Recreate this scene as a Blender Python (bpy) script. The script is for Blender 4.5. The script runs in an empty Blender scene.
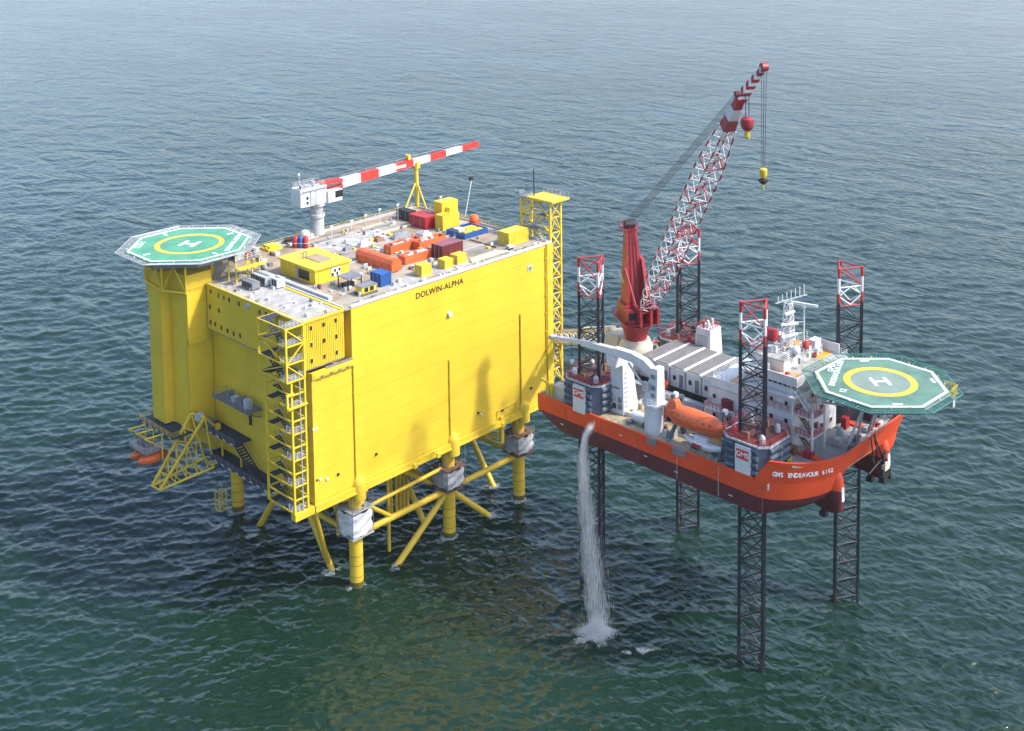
import bpy, bmesh, math, random
import numpy as np
from mathutils import Vector, Matrix, noise
random.seed(7); rng = np.random.default_rng(7)
scene = bpy.context.scene
COL = scene.collection
HAZE = .00006

# ------------------------------------------------------------------ camera
# photograph's camera: focal length / optical axis in pixels, pitch, roll, heading (metres, X and Y along the two structures)
F, YP, TH, RO, PH = 1199.2, -0.9, 0.0948, 0.01295, 0.7950
CAM = np.array([-119.3, -169.3, 130.0])
def _axes():
    c, s = math.cos(TH), math.sin(TH)
    r = np.array([1, 0, 0.]); fw = np.array([0, c, -s]); dn = np.cross(fw, r)
    r2 = math.cos(RO)*r + math.sin(RO)*dn; d2 = -math.sin(RO)*r + math.cos(RO)*dn
    B = np.array([[math.cos(PH), math.sin(PH), 0], [-math.sin(PH), math.cos(PH), 0], [0, 0, 1]])
    return B@r2, B@d2, B@fw
RR, DD, FW = _axes()
def P(x, y, z=None, X=None, Y=None):
    """photo pixel -> point on the plane it touches (height z, or vertical plane X / Y)"""
    d = RR*(x-512)/F + DD*(y-YP)/F + FW
    t = (z-CAM[2])/d[2] if z is not None else (X-CAM[0])/d[0] if X is not None else (Y-CAM[1])/d[1]
    return Vector(CAM + t*d)
cam = bpy.data.cameras.new('camera'); camo = bpy.data.objects.new('camera', cam); COL.objects.link(camo)
M = Matrix.Identity(4)
for i in range(3):
    M[i][0] = RR[i]; M[i][1] = -DD[i]; M[i][2] = -FW[i]; M[i][3] = CAM[i]
camo.matrix_world = M
cam.sensor_fit = 'HORIZONTAL'; cam.sensor_width = 36; cam.lens = 36*F/1024
cam.shift_y = -(365.5-YP)/1024
cam.clip_start = 1; cam.clip_end = 60000
scene.camera = camo

# ------------------------------------------------------------------ light
SUN = Vector((0.60, -1.0, 1.235)).normalized()
world = bpy.data.worlds.new('World'); scene.world = world; world.use_nodes = True
wn = world.node_tree.nodes; wl = world.node_tree.links
bg = wn['Background']; sky = wn.new('ShaderNodeTexSky'); sky.sky_type = 'NISHITA'; sky.sun_disc = False
sky.sun_elevation = math.asin(SUN.z); sky.sun_rotation = math.atan2(SUN.x, SUN.y)
sky.air_density = 1.0; sky.dust_density = 2.7; sky.ozone_density = 3.0
wl.new(sky.outputs[0], bg.inputs[0]); bg.inputs[1].default_value = 0.15
sun = bpy.data.lights.new('sun', 'SUN'); suno = bpy.data.objects.new('sun', sun); COL.objects.link(suno)
sun.energy = 2.0; sun.angle = math.radians(2.2); sun.color = (1.0, 0.955, 0.88)
suno.rotation_euler = SUN.to_track_quat('Z', 'Y').to_euler(); suno.location = (0, -200, 250)
scene.view_settings.view_transform = 'Standard'; scene.view_settings.look = 'None'
scene.view_settings.exposure = 1.45; scene.view_settings.gamma = 1

# ------------------------------------------------------------------ materials
def lin(c):
    return tuple((v/12.92 if v <= .04045 else ((v+.055)/1.055)**2.4) for v in [k/255 for k in c])
MATS = {}
def paint(name, rgb, rough=.5, var=.10, streak=.0, streak_col=(90, 60, 40), metal=0., scale=.35, spec=.5, linear=False, bump=.0):
    m = bpy.data.materials.new(name); m.use_nodes = True; MATS[name] = m
    nt = m.node_tree; n = nt.nodes; l = nt.links; b = n['Principled BSDF']
    c = rgb if linear else lin(rgb)
    b.inputs['Roughness'].default_value = rough; b.inputs['Metallic'].default_value = metal
    b.inputs['Specular IOR Level'].default_value = spec
    geo = n.new('ShaderNodeNewGeometry')
    no = n.new('ShaderNodeTexNoise'); no.inputs['Scale'].default_value = scale; no.inputs['Detail'].default_value = 6
    no.inputs['Roughness'].default_value = .65
    l.new(geo.outputs['Position'], no.inputs['Vector'])
    mx = n.new('ShaderNodeMix'); mx.data_type = 'RGBA'
    ra = n.new('ShaderNodeMapRange'); ra.inputs[1].default_value = .3; ra.inputs[2].default_value = .7
    l.new(no.outputs['Fac'], ra.inputs[0]); l.new(ra.outputs[0], mx.inputs[0])
    mx.inputs[6].default_value = (*[v*(1-var*1.5) for v in c], 1)
    mx.inputs[7].default_value = (*[min(1, v*(1+var)) for v in c], 1)
    out = mx.outputs[2]
    if streak > 0:
        mp = n.new('ShaderNodeMapping'); mp.inputs['Scale'].default_value = (1.3, 1.3, .09)
        l.new(geo.outputs['Position'], mp.inputs[0])
        n2 = n.new('ShaderNodeTexNoise'); n2.inputs['Scale'].default_value = 1.0; n2.inputs['Detail'].default_value = 5
        n2.inputs['Roughness'].default_value = .7
        l.new(mp.outputs[0], n2.inputs['Vector'])
        r2 = n.new('ShaderNodeMapRange'); r2.inputs[1].default_value = .56; r2.inputs[2].default_value = .78
        r2.inputs[4].default_value = streak
        l.new(n2.outputs['Fac'], r2.inputs[0])
        m2 = n.new('ShaderNodeMix'); m2.data_type = 'RGBA'
        l.new(r2.outputs[0], m2.inputs[0]); l.new(out, m2.inputs[6]); m2.inputs[7].default_value = (*lin(streak_col), 1)
        out = m2.outputs[2]
    l.new(out, b.inputs['Base Color'])
    rr = n.new('ShaderNodeMapRange'); rr.inputs[3].default_value = max(.05, rough-.12); rr.inputs[4].default_value = min(1, rough+.15)
    l.new(no.outputs['Fac'], rr.inputs[0]); l.new(rr.outputs[0], b.inputs['Roughness'])
    if bump > 0:
        bp = n.new('ShaderNodeBump'); bp.inputs['Strength'].default_value = bump; bp.inputs['Distance'].default_value = .05
        n3 = n.new('ShaderNodeTexNoise'); n3.inputs['Scale'].default_value = 2.5; n3.inputs['Detail'].default_value = 4
        l.new(geo.outputs['Position'], n3.inputs['Vector']); l.new(n3.outputs['Fac'], bp.inputs['Height']); l.new(bp.outputs[0], b.inputs['Normal'])
    return m
YEL = paint('platform_yellow', (.62, .436, .026), .48, .07, .16, (150, 112, 24), linear=True, scale=.12, bump=.10)
YEL2 = paint('equipment_yellow', (.63, .45, .028), .5, .12, .12, (120, 90, 30), linear=True)
YELJ = paint('jacket_yellow', (.60, .41, .024), .5, .10, .25, (95, 75, 30), linear=True)
WHT = paint('white_paint', (.56, .57, .57), .45, .09, .3, (150, 125, 100), linear=True)
WHC = paint('crane_white', (.55, .56, .57), .4, .08, .22, (130, 115, 100), linear=True)
GRY = paint('light_grey_steel', (.38, .39, .40), .55, .15, .15, (110, 90, 75), linear=True)
GRD = paint('mid_grey_steel', (.17, .18, .19), .6, .2, .1, linear=True)
GRD.name = 'mid_grey_steel'
DRK = paint('dark_steel', (.02, .022, .028), .5, .2, linear=True)
NAVY = paint('dark_grating', (.022, .03, .055), .65, .3, linear=True, scale=1.2)
GRAT = paint('grey_grating', (.16, .16, .16), .7, .25, linear=True, scale=1.2)
WIN = paint('window_glass', (.012, .016, .022), .12, .2, linear=True)
RED = paint('signal_red', (.36, .02, .025), .45, .12, .12, (60, 20, 20), linear=True)
REDB = paint('boom_red', (.60, .035, .025), .42, .08, linear=True)
CRR = paint('crane_red', (.30, .022, .03), .42, .12, .15, (80, 30, 25), linear=True)
MAR = paint('maroon', (.13, .016, .02), .5, .2, .1, linear=True)
ORG = paint('lifeboat_orange', (.62, .115, .03), .38, .08, .06, (120, 70, 40), linear=True)
ORD = paint('walkway_orange', (.62, .26, .03), .6, .15, linear=True)
BLU = paint('container_blue', (.016, .08, .27), .45, .15, .1, linear=True)
TEAL = paint('pale_teal', (.30, .42, .42), .5, .15, linear=True)
NETG = paint('net_green', (.06, .20, .16), .6, .2, linear=True)
BLK = paint('black_paint', (.012, .012, .012), .5, .2, linear=True)
LETW = paint('white_lettering', (.78, .78, .78), .5, .04, linear=True)
LETR = paint('red_lettering', (.60, .03, .02), .5, .04, linear=True)
DECK = paint('roof_deck_coating', (.30, .262, .205), .75, .35, 0, linear=True, scale=.10)
SAND = paint('sand_deck_coating', (.32, .24, .16), .75, .3, 0, linear=True, scale=.15)
ROOFW = paint('white_roof_coating', (.35, .335, .31), .7, .25, 0, linear=True, scale=.5)
TAN = paint('tan_deck', (.36, .30, .17), .7, .25, linear=True, scale=.3)
BEIGE = paint('beige_paint', (.50, .46, .36), .5, .15, .2, linear=True)
GDECK = paint('grey_deck', (.27, .29, .31), .65, .18, linear=True, scale=.3)
ROOFG = paint('cabin_roof_grey', (.15, .145, .14), .8, .18, linear=True, scale=.8)
HGRN = paint('helideck_green', (.07, .26, .15), .65, .18, .2, (70, 120, 90), linear=True, scale=.3)
HGRN2 = paint('helideck_dark_green', (.09, .18, .13), .65, .22, .25, (90, 100, 90), linear=True, scale=.3)
HGRY = paint('helideck_grey', (.16, .22, .18), .65, .12, linear=True)
HYEL = paint('marking_yellow', (.66, .42, .03), .6, .06, linear=True)
WRAP = paint('white_sheeting', (.60, .60, .61), .6, .12, .12, (130, 130, 130), linear=True, scale=.8, bump=.6)
RUST = paint('rusty_steel', (.20, .09, .05), .75, .35, linear=True, scale=1.0)
LEGK = paint('leg_dark', (.016, .021, .028), .5, .3, .2, (70, 60, 55), linear=True, scale=.8)
ROPE = paint('wire_rope', (.05, .05, .055), .6, .1, linear=True)
FOAM = paint('white_water', (.93, .95, .95), .8, .05, linear=True)

def hull_material():
    m = paint('hull_paint', (.66, .066, .013), .42, .10, .22, (110, 35, 20), linear=True, scale=.2)
    nt = m.node_tree; n = nt.nodes; l = nt.links; b = n['Principled BSDF']
    top = b.inputs['Base Color'].links[0].from_socket
    geo = n.new('ShaderNodeNewGeometry'); sx = n.new('ShaderNodeSeparateXYZ'); l.new(geo.outputs['Position'], sx.inputs[0])
    no = n.new('ShaderNodeTexNoise'); no.inputs['Scale'].default_value = .3; no.inputs['Detail'].default_value = 6
    l.new(geo.outputs['Position'], no.inputs['Vector'])
    mz = n.new('ShaderNodeMix'); mz.data_type = 'RGBA'; l.new(no.outputs['Fac'], mz.inputs[0])
    mz.inputs[6].default_value = (.060, .009, .014, 1); mz.inputs[7].default_value = (.13, .022, .025, 1)
    st = n.new('ShaderNodeMath'); st.operation = 'GREATER_THAN'; st.inputs[1].default_value = 31.95
    l.new(sx.outputs[2], st.inputs[0])
    mx = n.new('ShaderNodeMix'); mx.data_type = 'RGBA'; l.new(st.outputs[0], mx.inputs[0])
    l.new(mz.outputs[2], mx.inputs[6]); l.new(top, mx.inputs[7]); l.new(mx.outputs[2], b.inputs['Base Color'])
    return m
HULL = hull_material()

# ------------------------------------------------------------------ mesh helpers
def V(*a): return Vector(a)
class MB:
    def __init__(s): s.v = []; s.f = []; s.mi = []; s.cur = 0
    def add(s, vs, fs):
        o = len(s.v); s.v += [tuple(v) for v in vs]
        for f in fs: s.f.append([i+o for i in f]); s.mi.append(s.cur)
        return s
    def box(s, x0, x1, y0, y1, z0, z1):
        return s.hexa([(x0,y0,z0),(x1,y0,z0),(x1,y1,z0),(x0,y1,z0),(x0,y0,z1),(x1,y0,z1),(x1,y1,z1),(x0,y1,z1)])
    def hexa(s, p):
        return s.add(p, [(0,3,2,1),(4,5,6,7),(0,1,5,4),(1,2,6,5),(2,3,7,6),(3,0,4,7)])
    def obox(s, c, ax, ay, hx, hy, z0, z1):
        """box turned about z: centre c, unit axes ax, ay in plan"""
        q = [(-1,-1),(1,-1),(1,1),(-1,1)]
        b = [(c[0]+i*hx*ax[0]+j*hy*ay[0], c[1]+i*hx*ax[1]+j*hy*ay[1]) for i, j in q]
        return s.hexa([(*k, z0) for k in b]+[(*k, z1) for k in b])
    def prism(s, poly, z0, z1, top=None, cap=True):
        n = len(poly); top = top or poly
        vs = [(x, y, z0) for x, y in poly]+[(x, y, z1) for x, y in top]
        fs = [(i, (i+1) % n, n+(i+1) % n, n+i) for i in range(n)]
        if cap: fs += [tuple(range(n-1, -1, -1)), tuple(range(n, 2*n))]
        return s.add(vs, fs)
    def tube(s, p0, p1, r, n=6, r1=None, cap=True, up=None):
        p0 = Vector(p0); p1 = Vector(p1); d = p1-p0
        if d.length < 1e-6: return s
        q = d.to_track_quat('Z', 'Y'); r1 = r if r1 is None else r1; vs = []
        for p, rr in ((p0, r), (p1, r1)):
            for i in range(n):
                a = 2*math.pi*(i+.5)/n; vs.append(p + q@Vector((rr*math.cos(a), rr*math.sin(a), 0)))
        fs = [(i, (i+1) % n, n+(i+1) % n, n+i) for i in range(n)]
        if cap: fs += [tuple(range(n-1, -1, -1)), tuple(range(n, 2*n))]
        return s.add(vs, fs)
    def path(s, pts, r, n=6):
        for a, b in zip(pts, pts[1:]): s.tube(a, b, r, n)
        return s
    def lathe(s, c, prof, n=16, axis='Z'):
        c = Vector(c); vs = []
        for r, h in prof:
            for i in range(n):
                a = 2*math.pi*i/n
                p = {'Z': (r*math.cos(a), r*math.sin(a), h), 'X': (h, r*math.cos(a), r*math.sin(a)), 'Y': (r*math.sin(a), h, r*math.cos(a))}[axis]
                vs.append(c+Vector(p))
        m = len(prof)
        fs = [(j*n+i, j*n+(i+1) % n, (j+1)*n+(i+1) % n, (j+1)*n+i) for j in range(m-1) for i in range(n)]
        fs += [tuple(range(n-1, -1, -1)), tuple(range((m-1)*n, m*n))]
        return s.add(vs, fs)
    def rail(s, pts, h=1.1, gap=1.8, r=.035, mids=2, closed=False):
        pts = [Vector(p) for p in pts]
        if closed: pts = pts+[pts[0]]
        for a, b in zip(pts, pts[1:]):
            L = (b-a).length; k = max(1, round(L/gap))
            for i in range(k+1):
                p = a.lerp(b, i/k); s.tube(p, p+V(0, 0, h), r, 4, cap=False)
            for j in range(mids+1):
                z = V(0, 0, h*(j+1)/(mids+1)); s.tube(a+z, b+z, r*.9, 4, cap=False)
        return s
    def build(s, name, mat, parent=None, smooth=False, bevel=0, loc=None, kind=None):
        v = np.array(s.v, dtype=float)
        c = Vector(loc) if loc is not None else Vector(((v.min(0)+v.max(0))/2).tolist())
        me = bpy.data.meshes.new(name)
        me.from_pydata([tuple(Vector(p)-c) for p in s.v], [], s.f)
        for m in (mat if isinstance(mat, (list, tuple)) else [mat]): me.materials.append(m)
        if isinstance(mat, (list, tuple)): me.polygons.foreach_set('material_index', s.mi)
        bm = bmesh.new(); bm.from_mesh(me); bmesh.ops.recalc_face_normals(bm, faces=bm.faces); bm.to_mesh(me); bm.free()
        if smooth: me.shade_smooth(); 
        o = bpy.data.objects.new(name, me); COL.objects.link(o)
        place(o, Matrix.Translation(c), parent)
        if smooth: 
            try: me.set_sharp_from_angle(angle=math.radians(40))
            except Exception: pass
        if bevel:
            b = o.modifiers.new('bevel', 'BEVEL'); b.width = bevel; b.segments = 2; b.limit_method = 'ANGLE'
        if kind: o['kind'] = kind
        return o
WM = {}
def place(o, mat, parent=None):
    """put o at world matrix mat under parent (roots and parts carry no rotation, so offsets are plain)"""
    WM[o.name] = mat
    if parent is not None:
        o.parent = parent; mat = WM[parent.name].inverted() @ mat
    o.matrix_basis = mat
def tag(o, label, cat, group=None):
    o['label'] = label; o['category'] = cat
    if group: o['group'] = group
    return o
def thing(name, label, cat, loc, group=None):
    o = bpy.data.objects.new(name, None); COL.objects.link(o); o.empty_display_size = .5
    place(o, Matrix.Translation(Vector(loc))); return tag(o, label, cat, group)
UNIT = {}
def unit(mat, n):
    k = (mat.name, n)
    if k not in UNIT:
        vs = []; 
        for z in (0, 1):
            for i in range(n):
                a = 2*math.pi*(i+.5)/n; q = 1 if n > 4 else math.sqrt(2)
                vs.append((q*math.cos(a), q*math.sin(a), z))
        fs = [(i, (i+1) % n, n+(i+1) % n, n+i) for i in range(n)]+[tuple(range(n-1, -1, -1)), tuple(range(n, 2*n))]
        me = bpy.data.meshes.new('bar'); me.from_pydata(vs, [], fs); me.materials.append(mat)
        if n > 5:
            me.polygons.foreach_set('use_smooth', [i < n for i in range(n+2)])
        UNIT[k] = me
    return UNIT[k]
def bar(name, p0, p1, r, mat, parent, n=6):
    """one straight member as an object of its own; all members share one mesh"""
    p0 = Vector(p0); p1 = Vector(p1); d = p1-p0
    o = bpy.data.objects.new(name, unit(mat, n)); COL.objects.link(o)
    place(o, Matrix.Translation(p0) @ d.to_track_quat('Z', 'Y').to_matrix().to_4x4() @ Matrix.Diagonal((r, r, d.length, 1)), parent)
    return o
BOXM = {}
def slab(name, x0, x1, y0, y1, z0, z1, mat, parent):
    """one plate / panel as an object; all share one unit box per material"""
    if mat.name not in BOXM:
        m = MB().box(-.5, .5, -.5, .5, -.5, .5); me = bpy.data.meshes.new('plate'); me.from_pydata(m.v, [], m.f); me.materials.append(mat); BOXM[mat.name] = me
    o = bpy.data.objects.new(name, BOXM[mat.name]); COL.objects.link(o)
    place(o, Matrix.Translation(((x0+x1)/2, (y0+y1)/2, (z0+z1)/2)) @ Matrix.Diagonal((abs(x1-x0), abs(y1-y0), abs(z1-z0), 1)), parent)
    return o
def text_mesh(txt, size, depth=.02, spacing=1.0):
    cu = bpy.data.curves.new('t', 'FONT'); cu.body = txt; cu.size = size; cu.extrude = depth; cu.align_x = 'CENTER'; cu.align_y = 'CENTER'
    cu.space_character = spacing; cu.offset = size*.012; cu.resolution_u = 3
    o = bpy.data.objects.new('t', cu); COL.objects.link(o)
    dg = bpy.context.evaluated_depsgraph_get(); me = bpy.data.meshes.new_from_object(o.evaluated_get(dg))
    bpy.data.objects.remove(o); bpy.data.curves.remove(cu); return me
def lettering(name, txt, size, pos, xdir, ydir, mat, parent, spacing=1.0, stretch=1.0, depth=.02):
    me = text_mesh(txt, size, depth, spacing); me.name = name; me.materials.clear(); me.materials.append(mat)
    x = Vector(xdir).normalized(); y = Vector(ydir).normalized(); z = x.cross(y)
    R = Matrix((x, y, z)).transposed().to_4x4()
    o = bpy.data.objects.new(name, me); COL.objects.link(o)
    place(o, Matrix.Translation(Vector(pos)) @ R @ Matrix.Diagonal((stretch, 1, 1, 1)), parent)
    return o

def white_water():
    m = FOAM; nt = m.node_tree; b = nt.nodes['Principled BSDF']; tr = nt.nodes.new('ShaderNodeBsdfTranslucent'); tr.inputs[0].default_value = (.95, .97, .97, 1)
    mx = nt.nodes.new('ShaderNodeMixShader'); mx.inputs[0].default_value = .55; out = nt.nodes['Material Output']
    nt.links.new(b.outputs[0], mx.inputs[1]); nt.links.new(tr.outputs[0], mx.inputs[2]); nt.links.new(mx.outputs[0], out.inputs[0])
white_water()
# ------------------------------------------------------------------ the sea: one sheet from below the camera to the horizon
def make_sea():
    c0 = CAM[:2]
    head = math.atan2(FW[1], FW[0])
    fine = np.linspace(-.62, .62, 1320)
    coarse = np.linspace(.62, 2*math.pi-.62, 90)[1:-1]
    ang = np.concatenate([fine, coarse])
    r = [4., 40., 90., 140.]; x = 165.
    while x < 1700:
        r.append(x); x += max(.28, x*x/(130*1199)*1.12)
    while x < 45000: r.append(x); x *= 1.22
    r = np.array(r); dr = np.gradient(r)
    A, Rr = np.meshgrid(ang, r); DR = np.repeat(dr[:, None], len(ang), 1)
    DR = np.where(np.abs(A) <= .6201, DR, 1e6)
    X = c0[0] + Rr*np.cos(head-A); Y = c0[1] + Rr*np.sin(head-A); Z = np.zeros_like(X)
    Xo, Yo = X.copy(), Y.copy(); crest = np.zeros_like(X)
    g = np.random.default_rng(3); N = 170
    lam = np.exp(g.uniform(math.log(1.1), math.log(30), N))
    th = head + math.radians(188) + g.normal(0, .5, N); ph = g.uniform(0, 2*math.pi, N)
    for k in range(N):
        L = lam[k]; kk = 2*math.pi/L
        a = .0047*L**.78*(math.exp(-(L/9)**2)+.35*math.exp(-(L/22)**2))
        dx, dy = math.cos(th[k]), math.sin(th[k])
        att = np.clip((L/DR-2.0)/2.0, 0, 1)
        t = kk*(Xo*dx+Yo*dy)+ph[k]
        co = np.cos(t)
        Z += a*att*co; s = a*.8*att*np.sin(t); X -= s*dx; Y -= s*dy; crest += a*kk*co*att
    nr, na = X.shape
    verts = np.stack([X, Y, Z], -1).reshape(-1, 3)
    i, j = np.meshgrid(np.arange(nr-1), np.arange(na), indexing='ij'); jn = (j+1) % na
    quads = np.stack([i*na+j, (i+1)*na+j, (i+1)*na+jn, i*na+jn], -1).reshape(-1, 4)
    me = bpy.data.meshes.new('sea')
    me.vertices.add(len(verts)); me.vertices.foreach_set('co', verts.ravel().astype(np.float32))
    me.loops.add(quads.size); me.loops.foreach_set('vertex_index', quads.ravel().astype(np.int32))
    me.polygons.add(len(quads)); me.polygons.foreach_set('loop_start', np.arange(0, quads.size, 4, dtype=np.int32))
    at = me.attributes.new('crest', 'FLOAT', 'POINT'); at.data.foreach_set('value', crest.ravel().astype(np.float32))
    me.update(calc_edges=True); me.validate(); me.polygons.foreach_set('use_smooth', np.ones(len(quads), dtype=bool))
    # make sure it faces up
    if me.polygons[len(quads)//2].normal.z < 0: me.flip_normals()
    m = bpy.data.materials.new('sea_water'); m.use_nodes = True; nt = m.node_tree; n = nt.nodes; l = nt.links; b = n['Principled BSDF']
    geo = n.new('ShaderNodeNewGeometry')
    big = n.new('ShaderNodeTexNoise'); big.inputs['Scale'].default_value = .011; big.inputs['Detail'].default_value = 3
    l.new(geo.outputs['Position'], big.inputs['Vector'])
    mx = n.new('ShaderNodeMix'); mx.data_type = 'RGBA'; l.new(big.outputs['Fac'], mx.inputs[0])
    mx.inputs[6].default_value = (.004, .0165, .0095, 1); mx.inputs[7].default_value = (.0065, .025, .0145, 1)
    # broken white crests
    ca = n.new('ShaderNodeAttribute'); ca.attribute_name = 'crest'
    fn = n.new('ShaderNodeTexNoise'); fn.inputs['Scale'].default_value = .9; fn.inputs['Detail'].default_value = 6; fn.inputs['Roughness'].default_value = .8
    l.new(geo.outputs['Position'], fn.inputs['Vector'])
    ad = n.new('ShaderNodeMath'); ad.operation = 'MULTIPLY_ADD'; ad.inputs[1].default_value = .5
    l.new(fn.outputs['Fac'], ad.inputs[0]); l.new(ca.outputs['Fac'], ad.inputs[2])
    fr = n.new('ShaderNodeMapRange'); fr.inputs[1].default_value = SEA_FOAM; fr.inputs[2].default_value = SEA_FOAM+.10; fr.inputs[4].default_value = .35
    l.new(ad.outputs[0], fr.inputs[0])
    mf = n.new('ShaderNodeMix'); mf.data_type = 'RGBA'; l.new(fr.outputs[0], mf.inputs[0]); l.new(mx.outputs[2], mf.inputs[6]); mf.inputs[7].default_value = (.6, .65, .65, 1)
    l.new(mf.outputs[2], b.inputs['Base Color'])
    b.inputs['IOR'].default_value = 1.333; b.inputs['Roughness'].default_value = .05
    # ripples too small for the mesh
    mp = n.new('ShaderNodeMapping'); mp.inputs['Rotation'].default_value = (0, 0, -head); mp.inputs['Scale'].default_value = (1, .5, 1)
    l.new(geo.outputs['Position'], mp.inputs[0])
    n1 = n.new('ShaderNodeTexNoise'); n1.noise_type = 'RIDGED_MULTIFRACTAL'; n1.inputs['Scale'].default_value = .5; n1.inputs['Detail'].default_value = 5; n1.inputs['Roughness'].default_value = .55; n1.inputs['Distortion'].default_value = .5
    l.new(mp.outputs[0], n1.inputs['Vector'])
    n2 = n.new('ShaderNodeTexNoise'); n2.inputs['Scale'].default_value = .55; n2.inputs['Detail'].default_value = 4; n2.inputs['Distortion'].default_value = .4
    l.new(mp.outputs[0], n2.inputs['Vector'])
    b1 = n.new('ShaderNodeBump'); b1.inputs['Strength'].default_value = 1; b1.inputs['Distance'].default_value = SEA_B1; l.new(n1.outputs['Fac'], b1.inputs['Height'])
    b2 = n.new('ShaderNodeBump'); b2.inputs['Strength'].default_value = 1; b2.inputs['Distance'].default_value = SEA_B2; l.new(n2.outputs['Fac'], b2.inputs['Height'])
    gu = n.new('ShaderNodeTexNoise'); gu.inputs['Scale'].default_value = .012; gu.inputs['Detail'].default_value = 4; gu.inputs['Distortion'].default_value = .7; l.new(mp.outputs[0], gu.inputs['Vector'])
    gm = n.new('ShaderNodeMapRange'); gm.inputs[1].default_value = .3; gm.inputs[2].default_value = .7; gm.inputs[3].default_value = .45; gm.inputs[4].default_value = 1.0
    l.new(gu.outputs['Fac'], gm.inputs[0]); l.new(gm.outputs[0], b2.inputs['Strength']); l.new(gm.outputs[0], b1.inputs['Strength'])
    n3 = n.new('ShaderNodeTexNoise'); n3.inputs['Scale'].default_value = .075; n3.inputs['Detail'].default_value = 3; n3.inputs['Distortion'].default_value = .8
    l.new(mp.outputs[0], n3.inputs['Vector'])
    b3 = n.new('ShaderNodeBump'); b3.inputs['Strength'].default_value = 1; b3.inputs['Distance'].default_value = 1.8; l.new(n3.outputs['Fac'], b3.inputs['Height'])
    l.new(b1.outputs[0], b2.inputs['Normal']); l.new(b2.outputs[0], b3.inputs['Normal']); l.new(b3.outputs[0], b.inputs['Normal'])
    me.materials.append(m)
    o = bpy.data.objects.new('sea', me); COL.objects.link(o); o['kind'] = 'structure'; o['label'] = 'choppy green blue sea around both structures'
SEA_FOAM, SEA_B1, SEA_B2 = 3.0, .18, .62
make_sea()

# ================================================================== THE YELLOW PLATFORM
Z0, Z1 = 19.2, 54.0            # underside and roof of the topside
LX, LY = 64.3, 43.0
plat = thing('offshore_platform', 'huge yellow box shaped offshore substation standing on tubular legs', 'platform', (32, 21, Z0))
def win(x0, x1, y0, y1, z0, z1, parent, mat=WIN, frame=YEL2):
    """window lying in a wall: the thin axis is the wall's normal; frame and pane are pieces"""
    w = slab('window', x0, x1, y0, y1, z0, z1, frame, parent)
    e = .10
    if abs(x1-x0) < abs(y1-y0): slab('pane', x0-.05, x1-.02, y0+e, y1-e, z0+e, z1-e, mat, w)
    else: slab('pane', x0+e, x1-e, y0-.05, y1-.02, z0+e, z1-e, mat, w)
    return w
# inner volume
co = MB()
co.box(10.5, LX-.15, .16, LY-.1, Z0+.3, Z1-.25)
co.box(1.5, 10.48, .16, LY-.1, Z0+.3, 43.6)
co.box(1.5, 10.48, 31.5, LY-.1, 43.62, Z1-.25)
co.box(8.9, 10.48, 3.0, 31.48, 43.62, Z1-.25)
co.build('inner_wall', YEL, plat)
# plates of the long face, with open seams
zs = np.arange(Z0+1.3, Z1-.6, 2.8); zs = list(zs)+[Z1-.25]
cols = [(1.3, 10.48), (10.52, 34.246), (34.254, 54.346), (54.354, 62.58)]
for k, (a, b) in enumerate(zip(zs, zs[1:])):
    for ci, (x0, x1) in enumerate(cols):
        if ci == 0 and b > 44.2:
            if a < 43.0: slab('wall_plate', x0, x1, .0, .14, a+.015, 43.3, YEL, plat)
            continue
        slab('wall_plate', x0, x1, .0+random.uniform(0, .012), .15, a+.015, b-.015, YEL, plat)
# plates of the left wall below the living quarters
for a, b in zip(zs, zs[1:]):
    if a > 43: break
    for (y0, y1) in ((.2, 8.0), (8.05, 20.0), (20.05, 31.9)):
        slab('wall_plate', 1.3+random.uniform(0, .012), 1.49, y0, y1, a+.015, min(b, 44.4)-.015, YEL, plat)
# bottom flange, corner column, pipes on the face
f = MB(); f.box(1.2, LX, -.55, .15, Z0, Z0+1.1); f.box(1.2, LX, -.75, -.2, Z0-.15, Z0+.12); f.build('bottom_flange', YEL, plat)
f = MB(); f.box(.6, 1.3, .1, 32, Z0, Z0+1.0); f.build('bottom_flange', YEL, plat)
f = MB(); f.box(62.6, LX, -.35, .15, Z0+1, Z1+.1); f.build('corner_column', YEL2, plat)
f = MB(); f.box(1.3, 2.0, -.2, -.02, Z0+1.1, 43.3); f.build('corner_column', YEL2, plat)
def xpipe(x, z0, z1, r=.16, name='drain_pipe'):
    m = MB().tube((x, -.2, z0), (x, -.2, z1), r, 8); 
    for z in np.arange(z0+1, z1, 4): m.box(x-.25, x+.25, -.3, .0, z, z+.15)
    m.build(name, YEL2, plat, smooth=True)
xpipe(10.6, 21, 43.5); xpipe(34.2, 20.4, 37.2); xpipe(54.4, 20.4, 41); xpipe(62.3, 30, 53.5, .12); xpipe(63.4, 20.5, 53.8, .2)
for x in (11.3, 35.0, 55.2):
    m = MB().lathe((x, .1, 0), [(1.35, 17.6), (1.35, 20.6), (1.1, 21.6), (.55, 22.0)], 16); m.build('leg_socket', YEL, plat, smooth=True)
for x in (11.8, 24, 30, 48, 60):
    m = MB().box(x, x+.9, -.9, -.5, Z0-.4, Z0+.5); m.build('lifting_pad', YEL2, plat)
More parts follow.
